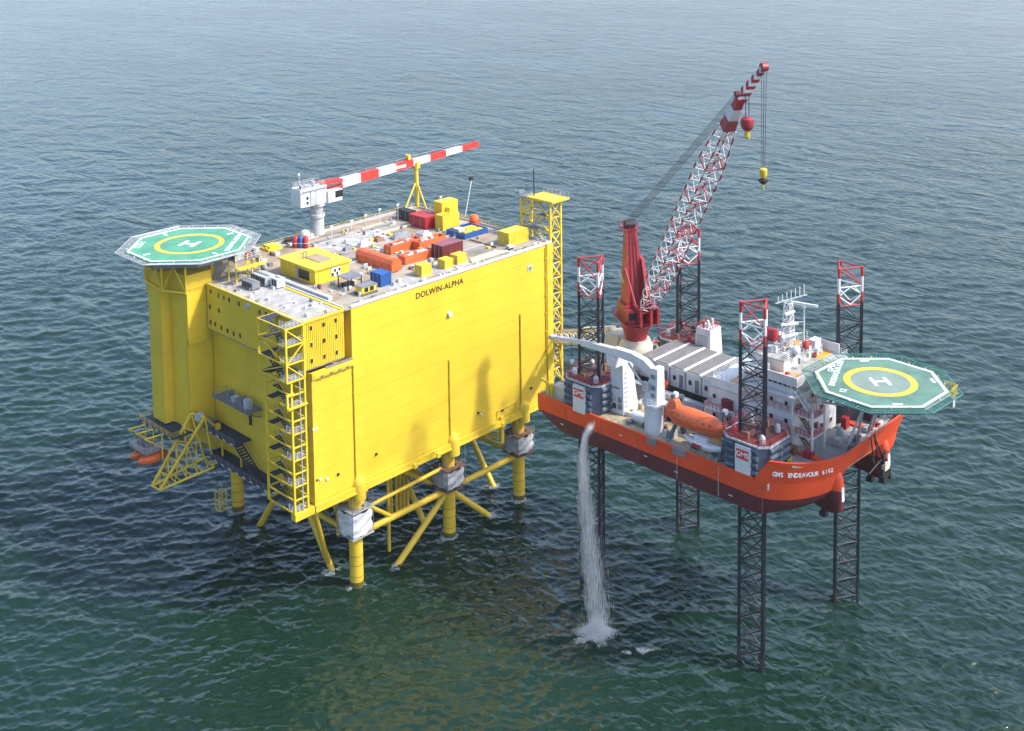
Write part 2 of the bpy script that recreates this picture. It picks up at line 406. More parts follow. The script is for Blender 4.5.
# fittings on the face
for (px, py, w) in ((529.5, 268, 1.2),):
    p = P(px, py, Y=0); o = slab('wall_hatch', p.x-w/2, p.x+w/2, -.12, .02, p.z-w/2, p.z+w/2, WHT, plat); slab('vent', p.x-.35, p.x+.45, -.2, -.1, p.z-.4, p.z+.35, GRD, o)
p = P(449, 314, Y=0); m = MB().lathe(p+V(0, 0, 0), [(.5, -.5), (.55, -.2), (.5, .02)], 12, 'Y'); m.build('wall_lamp', WHT, plat, smooth=True)
for (px, py) in ((478, 413), (481, 414.5), (502, 410), (531, 388), (376, 454), (313, 429), (316, 428), (316, 480), (320, 479), (338, 474), (327, 479)):
    p = P(px, py, Y=0); slab('wall_fitting', p.x-.22, p.x+.22, -.25, .0, p.z-.2, p.z+.2, random.choice([GRD, WHT, DRK]), plat)
m = MB()   # pipe loop low on the face
a, b = P(497, 430, Y=0), P(513, 401, Y=0)
m.path([(a.x, -.2, a.z-2), (a.x, -.2, b.z-.6), (a.x+5.6, -.2, b.z-.3), (a.x+5.6, -.2, b.z-5)], .09); m.box(a.x+.7, a.x+1.5, -.6, 0, a.z-3, a.z+2.6)
m.build('pipe_loop', YEL2, plat)
lettering('name_lettering', 'DOLWIN-ALPHA', 1.6, (32.2, -.03, 52.1), (1, 0, 0), (0, 0, 1), BLK, plat, 1.05, 1.0)
# ledge under the living quarters on the long face
m = MB(); m.box(1.25, 10.7, -.5, .2, 43.4, 44.6); m.box(1.6, 10.4, -.62, -.5, 43.7, 44.3); m.build('ledge_beam', YEL, plat)
m = MB(); m.box(4.5, 10.4, -.5, .25, 44.62, 44.75); m.build('ledge_walkway', GRAT, plat)
for x in (3.2, 5.2, 7.0, 8.8): slab('ledge_bracket', x, x+.5, -.75, -.6, 43.5, 43.85, GRD, plat)

# living quarters (white roofed block on the left)
acc = MB(); acc.box(.15, 8.9, .5, 31.48, 45.2, 53.85); acc.build('quarters_core', YEL, plat)
for k in range(3):
    z = 45.2+k*2.9
    for (y0, y1) in ((.5, 10.6), (10.65, 21), (21.05, 31.5)):
        slab('wall_plate', 0, .14, y0, y1, z+.01, z+2.885, YEL, plat)
w = MB()
for k in range(22): x = .2+k*.41; w.box(x, x+.28, .38, .49, 45.25, 53.8)
w.build('ribbed_cladding', YEL, plat)
m = MB(); m.box(-.1, 9.2, .2, .5, 53.75, 54.15); m.box(-.1, .2, .5, 31.6, 53.87, 54.15); m.box(8.6, 9.2, .5, 31.6, 53.87, 54.15); m.build('roof_kerb', YEL2, plat)
slab('quarters_roof', .2, 8.6, .5, 31.5, 53.86, 54.02, ROOFW, plat)
slab('soffit', .05, 9, .4, 31.5, 45.0, 45.18, GRD, plat)
S = 8.125
for (x, y) in ((170,335),(232,368),(277,388),(320,405),(400,437),(568,505),(620,520),(165,460),(237,490),(170,585),(207,600),(257,630),(307,655),(358,680),(410,695)):
    p = P(190+x/S, 250+y/S, X=0); win(-.05, .05, p.y-.36, p.y+.36, p.z-.52, p.z+.52, plat)
for (x, y) in ((575,228),(678,198),(776,165),(580,363),(682,328),(782,295),(583,495),(685,460),(785,425)):
    p = P(240+x/S, 300+y/S, Y=.35); win(p.x-.33, p.x+.33, .31, .4, p.z-.48, p.z+.48, plat)
p = P(190+470/S, 250+455/S, X=0); m = MB().lathe(p, [(.55, -.35), (.6, -.1), (.6, .05)], 12, 'X'); m.build('round_vent', GRY, plat, smooth=True)
r = MB().rail([(0, .4, 54.15), (0, 31, 54.15)], 1.0, 2.2, .03, 1); r.rail([(.2, .35, 54.15), (9, .35, 54.15)], 1.0, 2, .03, 1); r.build('roof_railing', YEL2, plat)
# corner tower that carries the helideck
t = MB(); t.box(-6.1, 1.4, 38.25, 42.9, 25.8, 56.2); t.build('corner_tower', YEL, plat)
t = MB(); t.box(-4.1, 1.45, 32.4, 38.2, 26.0, 43.6); t.box(-4.15, 1.4, 31.95, 38.2, 43.62, 56.4); t.build('corner_tower', YEL, plat)
for z in np.arange(28.6, 55, 2.8):
    for (x0, x1, y0, y1) in ((-6.2, -6.1, 38.3, 42.9), (-6.15, -4.15, 38.16, 38.25), (-4.2, -4.15, 32.5, 38.1)):
        slab('tower_plate', x0, x1, y0, y1, z-2.78, z, YEL, plat)
    yy = 32.4 if z < 44 else 31.95
    slab('tower_plate', -4.1, -.05 if z > 45 else 1.25, yy-.08, yy, z-2.78, z, YEL, plat)
d = MB()   # helideck carrying trusses
A = [(-6.6, 43, 53.6), (-6.4, 37.0, 52.9), (-4.4, 31.6, 53.2)]
T_ = [(-6.6, 43, 58.4), (-6.4, 37.0, 58.4), (-4.4, 31.6, 58.4)]
for i in range(3): bar('truss_post', A[i], T_[i], .22, YEL, plat)
for i in range(2):
    bar('truss_chord', A[i], A[i+1], .28, YEL, plat); bar('truss_chord', T_[i], T_[i+1], .28, YEL, plat)
    mid = (Vector(A[i])+Vector(A[i+1]))/2
    mt = mid+V(0, 0, 5); bar('truss_diagonal', A[i], mt, .14, YEL, plat); bar('truss_diagonal', A[i+1], mt, .14, YEL, plat)
for (x, y) in ((-2, 38), (4, 44), (4, 36), (9, 40), (10, 46), (3, 50), (-4, 47)):
    bar('support_post', (x, y, 53 if y < 43 else 50), (x*.95, y, 59.1), .35, YEL, plat, 8)
for (a, b) in (((4, 42.5, 45), (3, 50, 58.8)), ((9, 42.5, 46), (10, 47, 58.8)), ((-4, 42.5, 46), (-4, 47.5, 58.8))): bar('support_strut', a, b, .3, YEL, plat, 8)

# roof deck
dk = MB(); dk.box(9.25, LX, .05, LY, Z1-.24, Z1); dk.box(0.2, 9.2, 31.6, LY, Z1-.24, Z1-.02); dk.build('roof_deck', DECK, plat)
for (x0, x1, y0, y1) in ((11, 26, 27, 41), (28, 63, 38.5, 42.6), (9.4, 13, 5, 30), (17, 26, 6.5, 14.2), (46, 52, 24, 33), (53, 60, 11, 18)):
    slab('deck_mat', x0, x1, y0, y1, Z1, Z1+.012, SAND, plat)
for (x0, x1, y0, y1) in ((30, 46, 27, 37), (35, 44, 2, 8), (22, 30, 2, 6)):
    slab('deck_mat', x0, x1, y0, y1, Z1, Z1+.02, ROOFW, plat)
k = MB(); k.box(10.6, LX, -.05, .55, Z1, Z1+.35); k.build('deck_kerb', WHT, plat)
k = MB(); k.box(10.6, LX, LY-.5, LY, Z1, Z1+.5); k.box(LX-.5, LX, .56, LY-.51, Z1, Z1+.3); k.build('deck_kerb', GRY, plat)
k = MB(); k.box(9.25, 9.7, .8, 31, Z1, Z1+.3); k.box(10.0, 11.0, 6, 30, Z1, Z1+.7); k.build('cable_trench', GRY, plat)
r = MB(); r.rail([(10.8, 1.3, Z1), (LX-.3, 1.3, Z1)], 1.1, 2.4, .035, 1); r.build('deck_railing', GRY, plat)
r = MB(); r.rail([(10, LY-.3, Z1), (LX-.3, LY-.3, Z1), (LX-.3, 10, Z1)], 1.1, 2.2, .04, 2); r.build('deck_railing', YEL2, plat)
r = MB(); r.rail([(10, LY-.3, Z1), (.5, LY-.3, Z1)], 1.1, 2.2, .04, 2); r.build('deck_railing', WHT, plat)
for i in range(46):      # brackets and lamps along the front edge
    x = random.uniform(12, 62); slab('edge_bracket', x, x+random.uniform(.3, 1.1), .7, 1.1, Z1+.01, Z1+random.uniform(.2, .7), random.choice([GRY, WHT, GRD]), plat)

for i in range(16):      # cable trays and pipe runs
    y = random.uniform(4, 41); x = random.uniform(24, 46); L_ = random.uniform(4, 14)
    slab('cable_tray', x, x+L_, y, y+random.uniform(.25, .6), Z1+.03, Z1+random.uniform(.12, .4), random.choice([GRY, GRD, WHT, BEIGE]), plat)
for i in range(9):
    x = random.uniform(24, 61); y = random.uniform(4, 28); L_ = random.uniform(3, 9)
    slab('cable_tray', x, x+random.uniform(.2, .5), y, y+L_, Z1+.025, Z1+random.uniform(.12, .35), random.choice([GRY, GRD, WHT, RUST]), plat)
ALGAE = paint('wet_growth', (.10, .085, .02), .4, .35, linear=True, scale=1.5)
for i in range(150):      # small loose gear scattered over the roof
    x, y = random.uniform(12, 63), random.uniform(2.2, 41.5)
    if 12.5 < x < 23 and 13 < y < 28: continue
    w, d_, h = random.uniform(.25, 1.1), random.uniform(.25, .9), random.uniform(.15, .9)
    slab('deck_fitting', x, x+w, y, y+d_, Z1+.03, Z1+h, random.choice([GRY, GRY, WHT, GRD, BEIGE, RUST, YEL2]), plat)
for i in range(26):
    x, y = random.uniform(.8, 8), random.uniform(1, 30)
    slab('roof_fitting', x, x+random.uniform(.2, .9), y, y+random.uniform(.2, .9), 54.02, 54.02+random.uniform(.1, .7), random.choice([GRY, GRD, WHT]), plat)
# ------------------------------------------------------------------ jacket
jk = thing('platform_jacket', 'yellow tubular jacket with legs and braces rising from the sea', 'jacket', (33, 21, 0))
LEGX = (11.4, 34.9, 55.0); LEGY = (1.5, 41.5)
for x in LEGX:
    for y in LEGY:
        m = MB().lathe((x, y, 0), [(1.28, -14), (1.28, 6), (1.28, 19.0)], 20)
        lg = m.build('leg', YELJ, jk, smooth=True)
        for z in (2.2, 4.4, 6.2):
            r_ = MB().lathe((x, y, z), [(1.31, 0), (1.31, .10)], 20); r_.build('mark_band', RUST, lg, smooth=True)
        g = MB().lathe((x, y, -1), [(1.30, 0), (1.31, 1.6), (1.29, 2.2)], 20); g.build('splash_zone', ALGAE, lg, smooth=True)
zb = 9.8
def br(a, b, r=.62, n=14, name='brace'): return bar(name, a, b, r, YELJ, jk, n)
for y in LEGY:
    for x0, x1 in zip(LEGX, LEGX[1:]): br((x0+.8, y, zb), (x1-.8, y, zb))
for x in LEGX:
    br((x, 2.3, zb), (x, 40.7, zb), .55)
    br((x, 21.5, zb+6), (x, 9.3-4.7, -6.1), .62); br((x, 21.5, zb+6), (x, 33.7+4, -6), .62)
for y in LEGY:
    br((34.9, y, zb), (21.3-8, y, -6), .62); br((34.9, y, zb), (45.8+6, y, -5.5), .62)
    br((11.4, y, zb+7), (20, y, zb+.3), .4)
br((11.4, 1.5, 17), (1.6, 6, 19), .5); br((12, 8, 12), (18, 20, 19), .5); br((20, 21, 18.9), (34.5, 3, zb), .5)
br((55, 41, 17), (40, 21, 18.9), .5); br((35.5, 2.5, 15), (50, 20, 19), .5); br((14, 1.5, 14.2), (33, 1.5, 14.8), .38)
br((37, 14, 18.9), (54, 4, 13), .5)
for (x, y, z0, z1) in ((23, 6, -4, 19.3), (16.6, 14, 3, 19.3), (18, 14, 3, 19.3), (30, 12, 2, 19.3), (31, 12, 2, 19.3), (32, 12, 2, 19.3), (33, 12, 2, 19.3), (29, 12.4, 2, 19.3), (18.2, 40.3, 0.5, 19.3)):
    br((x, y, z0), (x, y, z1), .34, 10, 'caisson')
br((1.5, .6, 19.2), (9.8, 8.2, 2.5), .48); 
for x, s in zip(LEGX, (1, 0, 2)):
    nm = thing('wrapped_scaffold', ['white sheeted scaffold box hung round the leg nearest the stair tower', 'grey sheeted scaffold hung round the middle front leg', 'grey sheeted scaffold with loose flap round the leg nearest the orange hull'][(0, 1, 2)[LEGX.index(x)]], 'scaffold', (x, 1.5, 10.5), 'sheeted scaffolds round the front legs')
    h0, h1 = (10.9, 15.2) if x < 20 else (11.2, 14.6)
    n_ = 24; q = 2.45; vs = []; fs = []
    for iz in range(7):
        for i in range(n_):
            a = 2*math.pi*i/n_; sq = 1/max(abs(math.cos(a)), abs(math.sin(a)))
            sq = min(sq, 1.28); rr = q*sq*(1+.05*math.sin(i*5.3+iz*2.1)+.03*random.uniform(-1, 1))
            vs.append((x+rr*math.cos(a), 1.5+rr*math.sin(a), h0+(h1-h0)*iz/6+.18*math.sin(i*1.9+s)*(iz in (0, 6))))
    fs = [(j*n_+i, j*n_+(i+1) % n_, (j+1)*n_+(i+1) % n_, (j+1)*n_+i) for j in range(6) for i in range(n_)]
    MB().add(vs, fs).build('sheeting', WRAP if x < 20 else paint('grey_sheeting', (.33, .33, .34), .7, .25, .2, (90, 90, 95), linear=True, scale=.9, bump=.7), nm)
    if x > 50:
        MB().add([(x+2.3, 0, 14.2), (x+3.6, .4, 12.4), (x+3.2, 1.5, 11.3), (x+2.3, 2, 13.8)], [(0, 1, 2, 3)]).build('loose_flap', WRAP, nm)
    r_ = MB()
    for zz in (10.6, h1+.4): r_.rail([(x-2.4, -.9, zz), (x+2.4, -.9, zz), (x+2.4, 3.9, zz), (x-2.4, 3.9, zz)], 1.1, 1.2, .04, 1, True)
    for (a, b) in ((-2.4, -.9), (2.4, -.9), (2.4, 3.9), (-2.4, 3.9)): r_.tube((x+a, 1.5+(b-1.5), 10.2), (x+a, 1.5+(b-1.5), 18.8), .05, 4)
    r_.build('scaffold_tubes', GRD, nm)
    for zz in (10.5, h1+.3):
        for q4 in ((x-2.5, x+2.5, -1, .15), (x-2.5, x+2.5, 2.85, 4), (x-2.5, x-1.35, .16, 2.84), (x+1.35, x+2.5, .16, 2.84)): slab('scaffold_board', *q4, zz, zz+.1, RUST if x > 20 else GRY, nm)

# ------------------------------------------------------------------ stair tower on the left front corner
st = thing('stair_tower', 'yellow open stair tower with grey flights on the shaded corner', 'stair tower', (-1.5, 4, Z0))
def stair_stage(x0, x1, y0, y1, za, zb_, step, diag):
    for (x, y) in ((x0, y0), (x0, y1), (x1, y0), (x1, y1)): bar('post', (x, y, za), (x, y, zb_), .17, YEL2, st, 4)
    k = int(round((zb_-za)/step))
    for i in range(k+1):
        z = za+i*step
        for (a, b) in (((x0, y0), (x0, y1)), ((x0, y0), (x1, y0)), ((x1, y0), (x1, y1)), ((x0, y1), (x1, y1))):
            bar('beam', (*a, z), (*b, z), .12, YEL2, st, 4)
        if i % 2 == 0 or diag:
            slab('landing', x0+.1, x1-.1, y0+.1, y0+2.2, z+.05, z+.12, GRAT, st)
            slab('landing', x0+.1, x1-.1, y1-1.8, y1-.1, z+.05, z+.12, NAVY, st)
            rl = MB(); rl.rail([(x0+.15, y0+.15, z+.12), (x1-.15, y0+.15, z+.12)], 1.1, .9, .03, 3); rl.rail([(x0+.15, y0+.2, z+.12), (x0+.15, y0+2, z+.12)], 1.1, .9, .03, 2); rl.build('landing_railing', WHT, st)
        if i < k:
            if diag:
                s = 1 if i % 2 else -1
                ya, yb = (y0, y1) if s > 0 else (y1, y0)
                bar('brace', (x0, ya, z), (x0, yb, z+step), .10, YEL2, st, 4)
                xa, xb = (x0, x1) if s > 0 else (x1, x0); bar('brace', (xa, y0, z), (xb, y0, z+step), .10, YEL2, st, 4)
            # stair flight: stringers and treads
            up = i % 2 == 0
            xx = x0+.9 if up else x1-.9
            ya, yb = (y0+2.2, y1-1.8) if up else (y1-1.8, y0+2.2)
            f = MB(); n = 9
            for j in range(n):
                t_ = (j+.5)/n; y = ya+(yb-ya)*t_; zz = z+.1+step*t_
                f.box(xx-.45, xx+.45, y-.3, y+.3, zz-.03, zz+.03)
            for e in (-.48, .48):
                f.tube((xx+e, ya, z+.1), (xx+e, yb, z+step+.1), .10, 4); f.tube((xx+e, ya, z+1.1), (xx+e, yb, z+step+1.1), .035, 4)
            f.build('stair_flight', GRY if not up else NAVY, st)
stair_stage(-2.9, -.1, 0, 8, Z0+1.0, 44.2, 2.4, False)
stair_stage(-3.9, -.15, -.2, 8.2, 44.4, 54.0, 3.2, True)
slab('base_plate', -3.1, 1.1, -.4, .9, Z0-.3, Z0+.95, YEL, st)
m = MB().tube((-1.2, -.1, Z0+1), (-1.2, -.1, 46), .1, 6); m.build('riser_pipe', GRY, st)
m = MB().box(-4.2, -2.6, -.5, -.1, 42.0, 42.35); m.box(-4.2, -3.85, -.5, -.1, 39.6, 42.0); m.box(-4.2, .2, -.5, -.1, 39.5, 39.8); m.build('portal_frame', YEL2, st)

# balcony on the shaded wall
b_ = thing('wall_balcony', 'small grey equipment balcony bracketed to shaded yellow wall', 'balcony', (-.5, 21, 33.4))
slab('floor', -2.1, 1.25, 15.5, 27.5, 33.2, 33.4, GRAT, b_)
for y in (16, 19, 22, 25, 27.2): bar('bracket', (-1.9, y, 33.1), (1.25, y, 31.6), .09, GRD, b_, 4)
MB().rail([(1.2, 15.6, 33.4), (-2.0, 15.6, 33.4), (-2.0, 27.4, 33.4), (1.2, 27.4, 33.4)], 1.1, 1.1, .035, 2).build('railing', GRD, b_)
for (x, y, w, h) in ((-.6, 17.5, 1.3, 1.8), (-.3, 19.8, 1.1, 1.4), (-.5, 22, 1.2, 1.0), (-.2, 24, .8, 1.5)): slab('cabinet', x-.6, x+.6, y-w/2, y+w/2, 33.41, 33.41+h, GRY if w > 1.15 else GRD, b_)
slab('hanging_cable_box', 1.0, 1.28, 19.3, 19.9, 29, 32, DRK, b_)
# ------------------------------------------------------------------ walkways under the shaded wall
wk = thing('cable_deck_walkway', 'dark lower walkway with stairs along foot of shaded wall', 'walkway', (-2, 20, 20.6))
def walk(x0, x1, y0, y1, z, name='walkway_deck'):
    slab(name, x0, x1, y0, y1, z-.2, z, NAVY, wk)
    for y in np.arange(y0+.5, y1, 2.4): slab('kick_plate', x0-.06, x0, y, y+1.0, z-.15, z+.15, GRY, wk)
walk(-2.6, 1.2, 8.4, 30.5, 21.0); walk(-2.6, 1.2, 19.5, 31.5, 26.2)
walk(-8.6, -4.2, 31.6, 44.5, 25.6)
f = MB()
for j in range(14):
    t_ = (j+.5)/14; y = 19.5-7.5*t_; z = 26.1-5.0*t_; f.box(-2.4, -.9, y-.32, y+.32, z-.04, z+.04)
for x in (-2.45, -.85): f.tube((x, 19.6, 26.1), (x, 12, 21.1), .14, 4); f.tube((x, 19.6, 27.2), (x, 12, 22.2), .04, 4)
f.build('stair_flight', NAVY, wk)
for (y0, y1, z) in ((8.5, 30.4, 21.0), (19.6, 31.4, 26.2)): MB().rail([(-2.55, y0, z), (-2.55, y1, z)], 1.1, 2, .04, 2).build('railing', GRD, wk)
MB().rail([(-4.3, 31.7, 25.6), (-8.5, 31.7, 25.6), (-8.5, 44.4, 25.6), (-4.3, 44.4, 25.6)], 1.1, 2, .04, 2).build('railing', YEL2, wk)
for y in (32.5, 38, 43.5): bar('cantilever', (-8.4, y, 25.3), (-.5, y, 25.3), .22, YEL, wk, 4); bar('cantilever_strut', (-8.2, y, 25.2), (.5, y, 20.5), .16, YEL, wk, 6)
for y in (9.5, 15, 21, 27, 30): bar('cantilever', (-2.5, y, 20.7), (1.3, y, 20.7), .16, YEL, wk, 4); 
for y in (20.5, 27): bar('hanger', (-.6, y, 21), (-.6, y, 26), .14, YEL, wk, 4)
for (x, y, z, w) in ((-1.2, 30.2, 26.2, 1.2), (-2.6, 31.2, 26.2, .9), (-.8, 28, 26.2, .8)): slab('winch_box', x-w/2, x+w/2, y-w/2, y+w/2, z, z+w*1.3, GRD if w > 1 else YEL2, wk)

# big triangular pull-in frame leaning out over the water
tf = thing('triangular_frame', 'yellow triangular truss frame leaning out over water beside orange boats', 'truss frame', (-3, 31, 19))
a1, a2 = V(-4.4, 31.4, 29.5), V(-3.0, 28.9, 29.0)
c1, c2 = P(152, 486, X=-10.4), P(160, 490, X=-10.2)
d1, d2 = P(204, 458, X=-2.6), P(214, 467, X=-1.2)
e1, e2 = a1.lerp(c1, .12), a2.lerp(c2, .12)
for (a, b, r) in ((a1, c1, .30), (a2, c2, .30), (c1, d1, .26), (c2, d2, .26), (a1, d1, .22), (a2, d2, .22), (a1, a2, .26), (d1, d2, .2), (c1, c2, .18)): bar('chord', a, b, r, YEL2, tf, 6)
for k in range(1, 5):
    t0, t1 = k/5, (k+.5)/5.6
    for (a, c, d) in ((a1, c1, d1), (a2, c2, d2)):
        bar('web', a.lerp(c, t0), d.lerp(c, max(0, t0-.1)), .12, YEL2, tf); bar('web', a.lerp(c, t0), d.lerp(c, min(1, t0+.12)), .12, YEL2, tf)
    bar('cross_tie', a1.lerp(c1, t0), a2.lerp(c2, t0), .11, YEL2, tf); bar('cross_tie', d1.lerp(c1, t0), d2.lerp(c2, t0), .11, YEL2, tf)
    bar('cross_tie', a1.lerp(c1, t0), a2.lerp(c2, min(1, t0+.2)), .09, YEL2, tf)
for a in (a1, a2): bar('stay', a, (a.x+2.5, a.y, a.z-3), .2, YEL2, tf)
slab('sheave_block', -4.3, -2.9, 29.4, 30.6, 28.4, 29.6, GRY, tf)

# orange boats in davits at the far corner
def boat_hull(c, L, B, Hh, yaw=0, canopy=True):
    n = 13; vs = []; m = 14
    for i in range(n):
        t_ = i/(n-1); u = 2*t_-1; w = max(.06, (1-abs(u)**2.6))
        for j in range(m):
            a = 2*math.pi*j/m; yy = math.cos(a)*B/2*w; zz = math.sin(a)
            zz = zz*Hh*.5*(.5+.5*w) if zz < 0 else zz*Hh*.5*(w**.7 if canopy else .25)
            x = u*L/2; vs.append((c[0]+x*math.cos(yaw)-yy*math.sin(yaw), c[1]+x*math.sin(yaw)+yy*math.cos(yaw), c[2]+zz+.25*u*u))
    fs = [(i*m+j, i*m+(j+1) % m, (i+1)*m+(j+1) % m, (i+1)*m+j) for i in range(n-1) for j in range(m)]
    fs += [tuple(range(m)), tuple(range((n-1)*m, n*m))]
    return MB().add(vs, fs)
lbp = P(150, 455, X=-9.6)
for k, (dy, lab) in enumerate(((1.8, 'orange rescue boat hanging farther out under tower deck'), (-1.2, 'orange rescue boat hanging nearer the triangular truss frame'))):
    o = thing('rescue_boat', lab, 'boat', (lbp.x, lbp.y+dy, lbp.z-.9), 'orange boats under the tower deck')
    boat_hull((lbp.x, lbp.y+dy, lbp.z), 6.2, 2.5, 2.3, 0).build('hull', ORG, o, smooth=True)
    MB().box(lbp.x-1.0, lbp.x+.8, lbp.y+dy-.55, lbp.y+dy+.55, lbp.z+.75, lbp.z+1.5).build('canopy_hatch', ORG, o, bevel=.15)
    MB().tube((lbp.x-3.2, lbp.y+dy, lbp.z+.1), (lbp.x+3, lbp.y+dy, lbp.z+.1), .06, 6).build('grab_line', WHT, o)
dv = thing('boat_davit', 'yellow and grey davit frame holding the orange rescue boats', 'davit', (lbp.x, lbp.y, 24))
for dy in (-3, .3, 3.3):
    bar('davit_arm', (-8.4, lbp.y+dy, 25.3), (-12.2, lbp.y+dy, 25.6), .16, YEL2, dv); bar('davit_strut', (-8.4, lbp.y+dy, 22.5), (-12, lbp.y+dy, 25.5), .12, YEL2, dv)
    bar('davit_post', (-8.5, lbp.y+dy, 25.5), (-8.6, lbp.y+dy, 20.5), .16, YEL2, dv)
    bar('fall_wire', (-11.5, lbp.y+dy*.8, 25.5), (-10.4, lbp.y+dy*.6, lbp.z+1), .05, ROPE, dv)
slab('davit_platform', -12.3, -8.7, lbp.y-3.2, lbp.y+3.5, 22.4, 22.55, GRAT, dv)
MB().rail([(-8.8, lbp.y-3.1, 22.55), (-12.2, lbp.y-3.1, 22.55), (-12.2, lbp.y+3.4, 22.55), (-8.8, lbp.y+3.4, 22.55)], 1.1, 1.1, .04, 2).build('railing', GRY, dv)
slab('winch', -10.6, -9.4, lbp.y-.6, lbp.y+.6, 22.56, 24, GRD, dv)
# little access basket hanging beside the rear leg
bp = P(221, 500, z=3.5)
bk = thing('hanging_basket', 'pale yellow cage hanging on wires beside rear platform leg', 'cage', bp)
for (dx, dy) in ((-.8, -.8), (.8, -.8), (.8, .8), (-.8, .8)): bar('cage_post', bp+V(dx, dy, -2), bp+V(dx, dy, 2), .1, YEL2, bk, 4)
for z in (-2, 0, 2):
    for (a, b) in (((-.8, -.8), (.8, -.8)), ((.8, -.8), (.8, .8)), ((.8, .8), (-.8, .8)), ((-.8, .8), (-.8, -.8))): bar('cage_rail', bp+V(*a, z), bp+V(*b, z), .07, YEL2, bk, 4)
for dx in (-.6, .6): bar('wire', bp+V(dx, 0, 2), (bp.x+dx, bp.y, 20.6), .04, ROPE, bk)
slab('cage_floor', bp.x-.8, bp.x+.8, bp.y-.8, bp.y+.8, bp.z-2.1, bp.z-2, GRAT, bk)

# ------------------------------------------------------------------ helidecks
def octa(c, R, rot=22.5): return [(c[0]+R*math.cos(math.radians(rot+45*i)), c[1]+R*math.sin(math.radians(rot+45*i))) for i in range(8)]
def ring(c, r0, r1, z, n=64, poly=None):
    m = MB(); vs = []
    if poly: a, b = poly; n = len(a)
    else:
        a = [(c[0]+r0*math.cos(2*math.pi*i/n), c[1]+r0*math.sin(2*math.pi*i/n)) for i in range(n)]
        b = [(c[0]+r1*math.cos(2*math.pi*i/n), c[1]+r1*math.sin(2*math.pi*i/n)) for i in range(n)]
    vs = [(*p, z) for p in a]+[(*p, z) for p in b]+[(*p, z+.012) for p in a]+[(*p, z+.012) for p in b]
    fs = []
    for i in range(n):
        j = (i+1) % n; fs += [(2*n+i, 3*n+i, 3*n+j, 2*n+j), (n+i, n+j, 3*n+j, 3*n+i), (j, i, 2*n+i, 2*n+j)]
    return m.add(vs, fs)
def helideck(o, c, R, z, rot, green, netmat, nety, net_open=()):
    oc = octa(c, R+.35, rot)
    MB().prism(octa(c, R+.3, rot), z-.45, z).build('deck_plate', green, o)
    MB().prism(octa(c, R-.6, rot), z-1.5, z-.46).build('deck_girders', GRD, o)
    ring(c, 0, 0, z+.004, poly=(octa(c, R-.5, rot), octa(c, R, rot))).build('edge_line', LETW, o)
    ring(c, 0, 0, z-.3, poly=(octa(c, R+.31, rot), octa(c, R+.5, rot))).build('gutter', WHT, o)
    inner, outer = octa(c, R+.45, rot), octa(c, R+2.2, rot)
    for i in range(8):
        a0, a1 = Vector((*inner[i], z-.25)), Vector((*inner[(i+1) % 8], z-.25)); b0, b1 = Vector((*outer[i], z-.02)), Vector((*outer[(i+1) % 8], z-.02))
        m = MB(); k = 16
        for j in range(k+1):
            big = j % 4 == 0
            m.tube(a0.lerp(a1, j/k), b0.lerp(b1, j/k), .07 if big else .028, 4, cap=False)
        for t_ in (0, .17, .33, .5, .67, .83, 1): m.tube(a0.lerp(b0, t_), a1.lerp(b1, t_), .075 if t_ == 1 else .03, 4, cap=False)
        m.build('safety_net', netmat[i % len(netmat)], o)
def flat_rect(name, c, ax, w, h, z, mat, o):
    ay = (-ax[1], ax[0]); return MB().obox(c, ax, ay, w/2, h/2, z, z+.012).build(name, mat, o)
hc, hz = (1.3, 39.5), 60.0
hd = thing('helideck', 'bright green octagonal helideck with yellow ring on yellow corner tower', 'helideck', (*hc, 58))
helideck(hd, hc, 11.95, hz, 22.5, HGRN, [GRY, WHT, GRY], None)
ring(hc, 5.75, 6.75, hz+.004).build('touchdown_ring', HYEL, hd)
ax = Vector((RR[0], RR[1], 0)).normalized()
def hmark(o, c, z, ax, w, h, t):
    ay = (-ax[1], ax[0]); m = MB()
    for s in (-1, 1): m.obox((c[0]+ax[0]*s*w/2, c[1]+ax[1]*s*w/2), ax, ay, t/2, h/2, z+.006, z+.02)
    m.obox(c, ax, ay, w/2-t/2-.002, t/2, z+.006, z+.02); return m.build('letter_h', LETW, o)
hx = (math.cos(math.radians(-62)), math.sin(math.radians(-62)))
hmark(hd, hc, hz, hx, 2.7, 3.4, .75)
lettering('deck_name', 'DOLWIN ALPHA', 1.45, (hc[0]+6.6, hc[1]-5.6, hz+.012), (.72, .69, 0), (-.69, .72, 0), LETW, hd, 1.0, 1.05, .006)
lettering('deck_load_mark', '12.8 t', 1.9, (hc[0]-7.2, hc[1]+6.6, hz+.012), (.72, .69, 0), (-.69, .72, 0), LETW, hd, 1.0, 1.0, .006)
for a in range(4):
    an = math.radians(a*90); p = (hc[0]+9.3*math.cos(an), hc[1]+9.3*math.sin(an)); flat_rect('chevron_mark', p, (math.cos(an), math.sin(an)), 1.4, .5, hz+.004, LETW, hd)
for i in range(24):
    an = 2*math.pi*i/24; MB().lathe((hc[0]+11.9*math.cos(an)*1.0, hc[1]+11.9*math.sin(an), hz), [(.14, .0), (.12, .18), (.03, .24)], 8).build('deck_light', random.choice([WHT, GRY, YEL2]), hd)
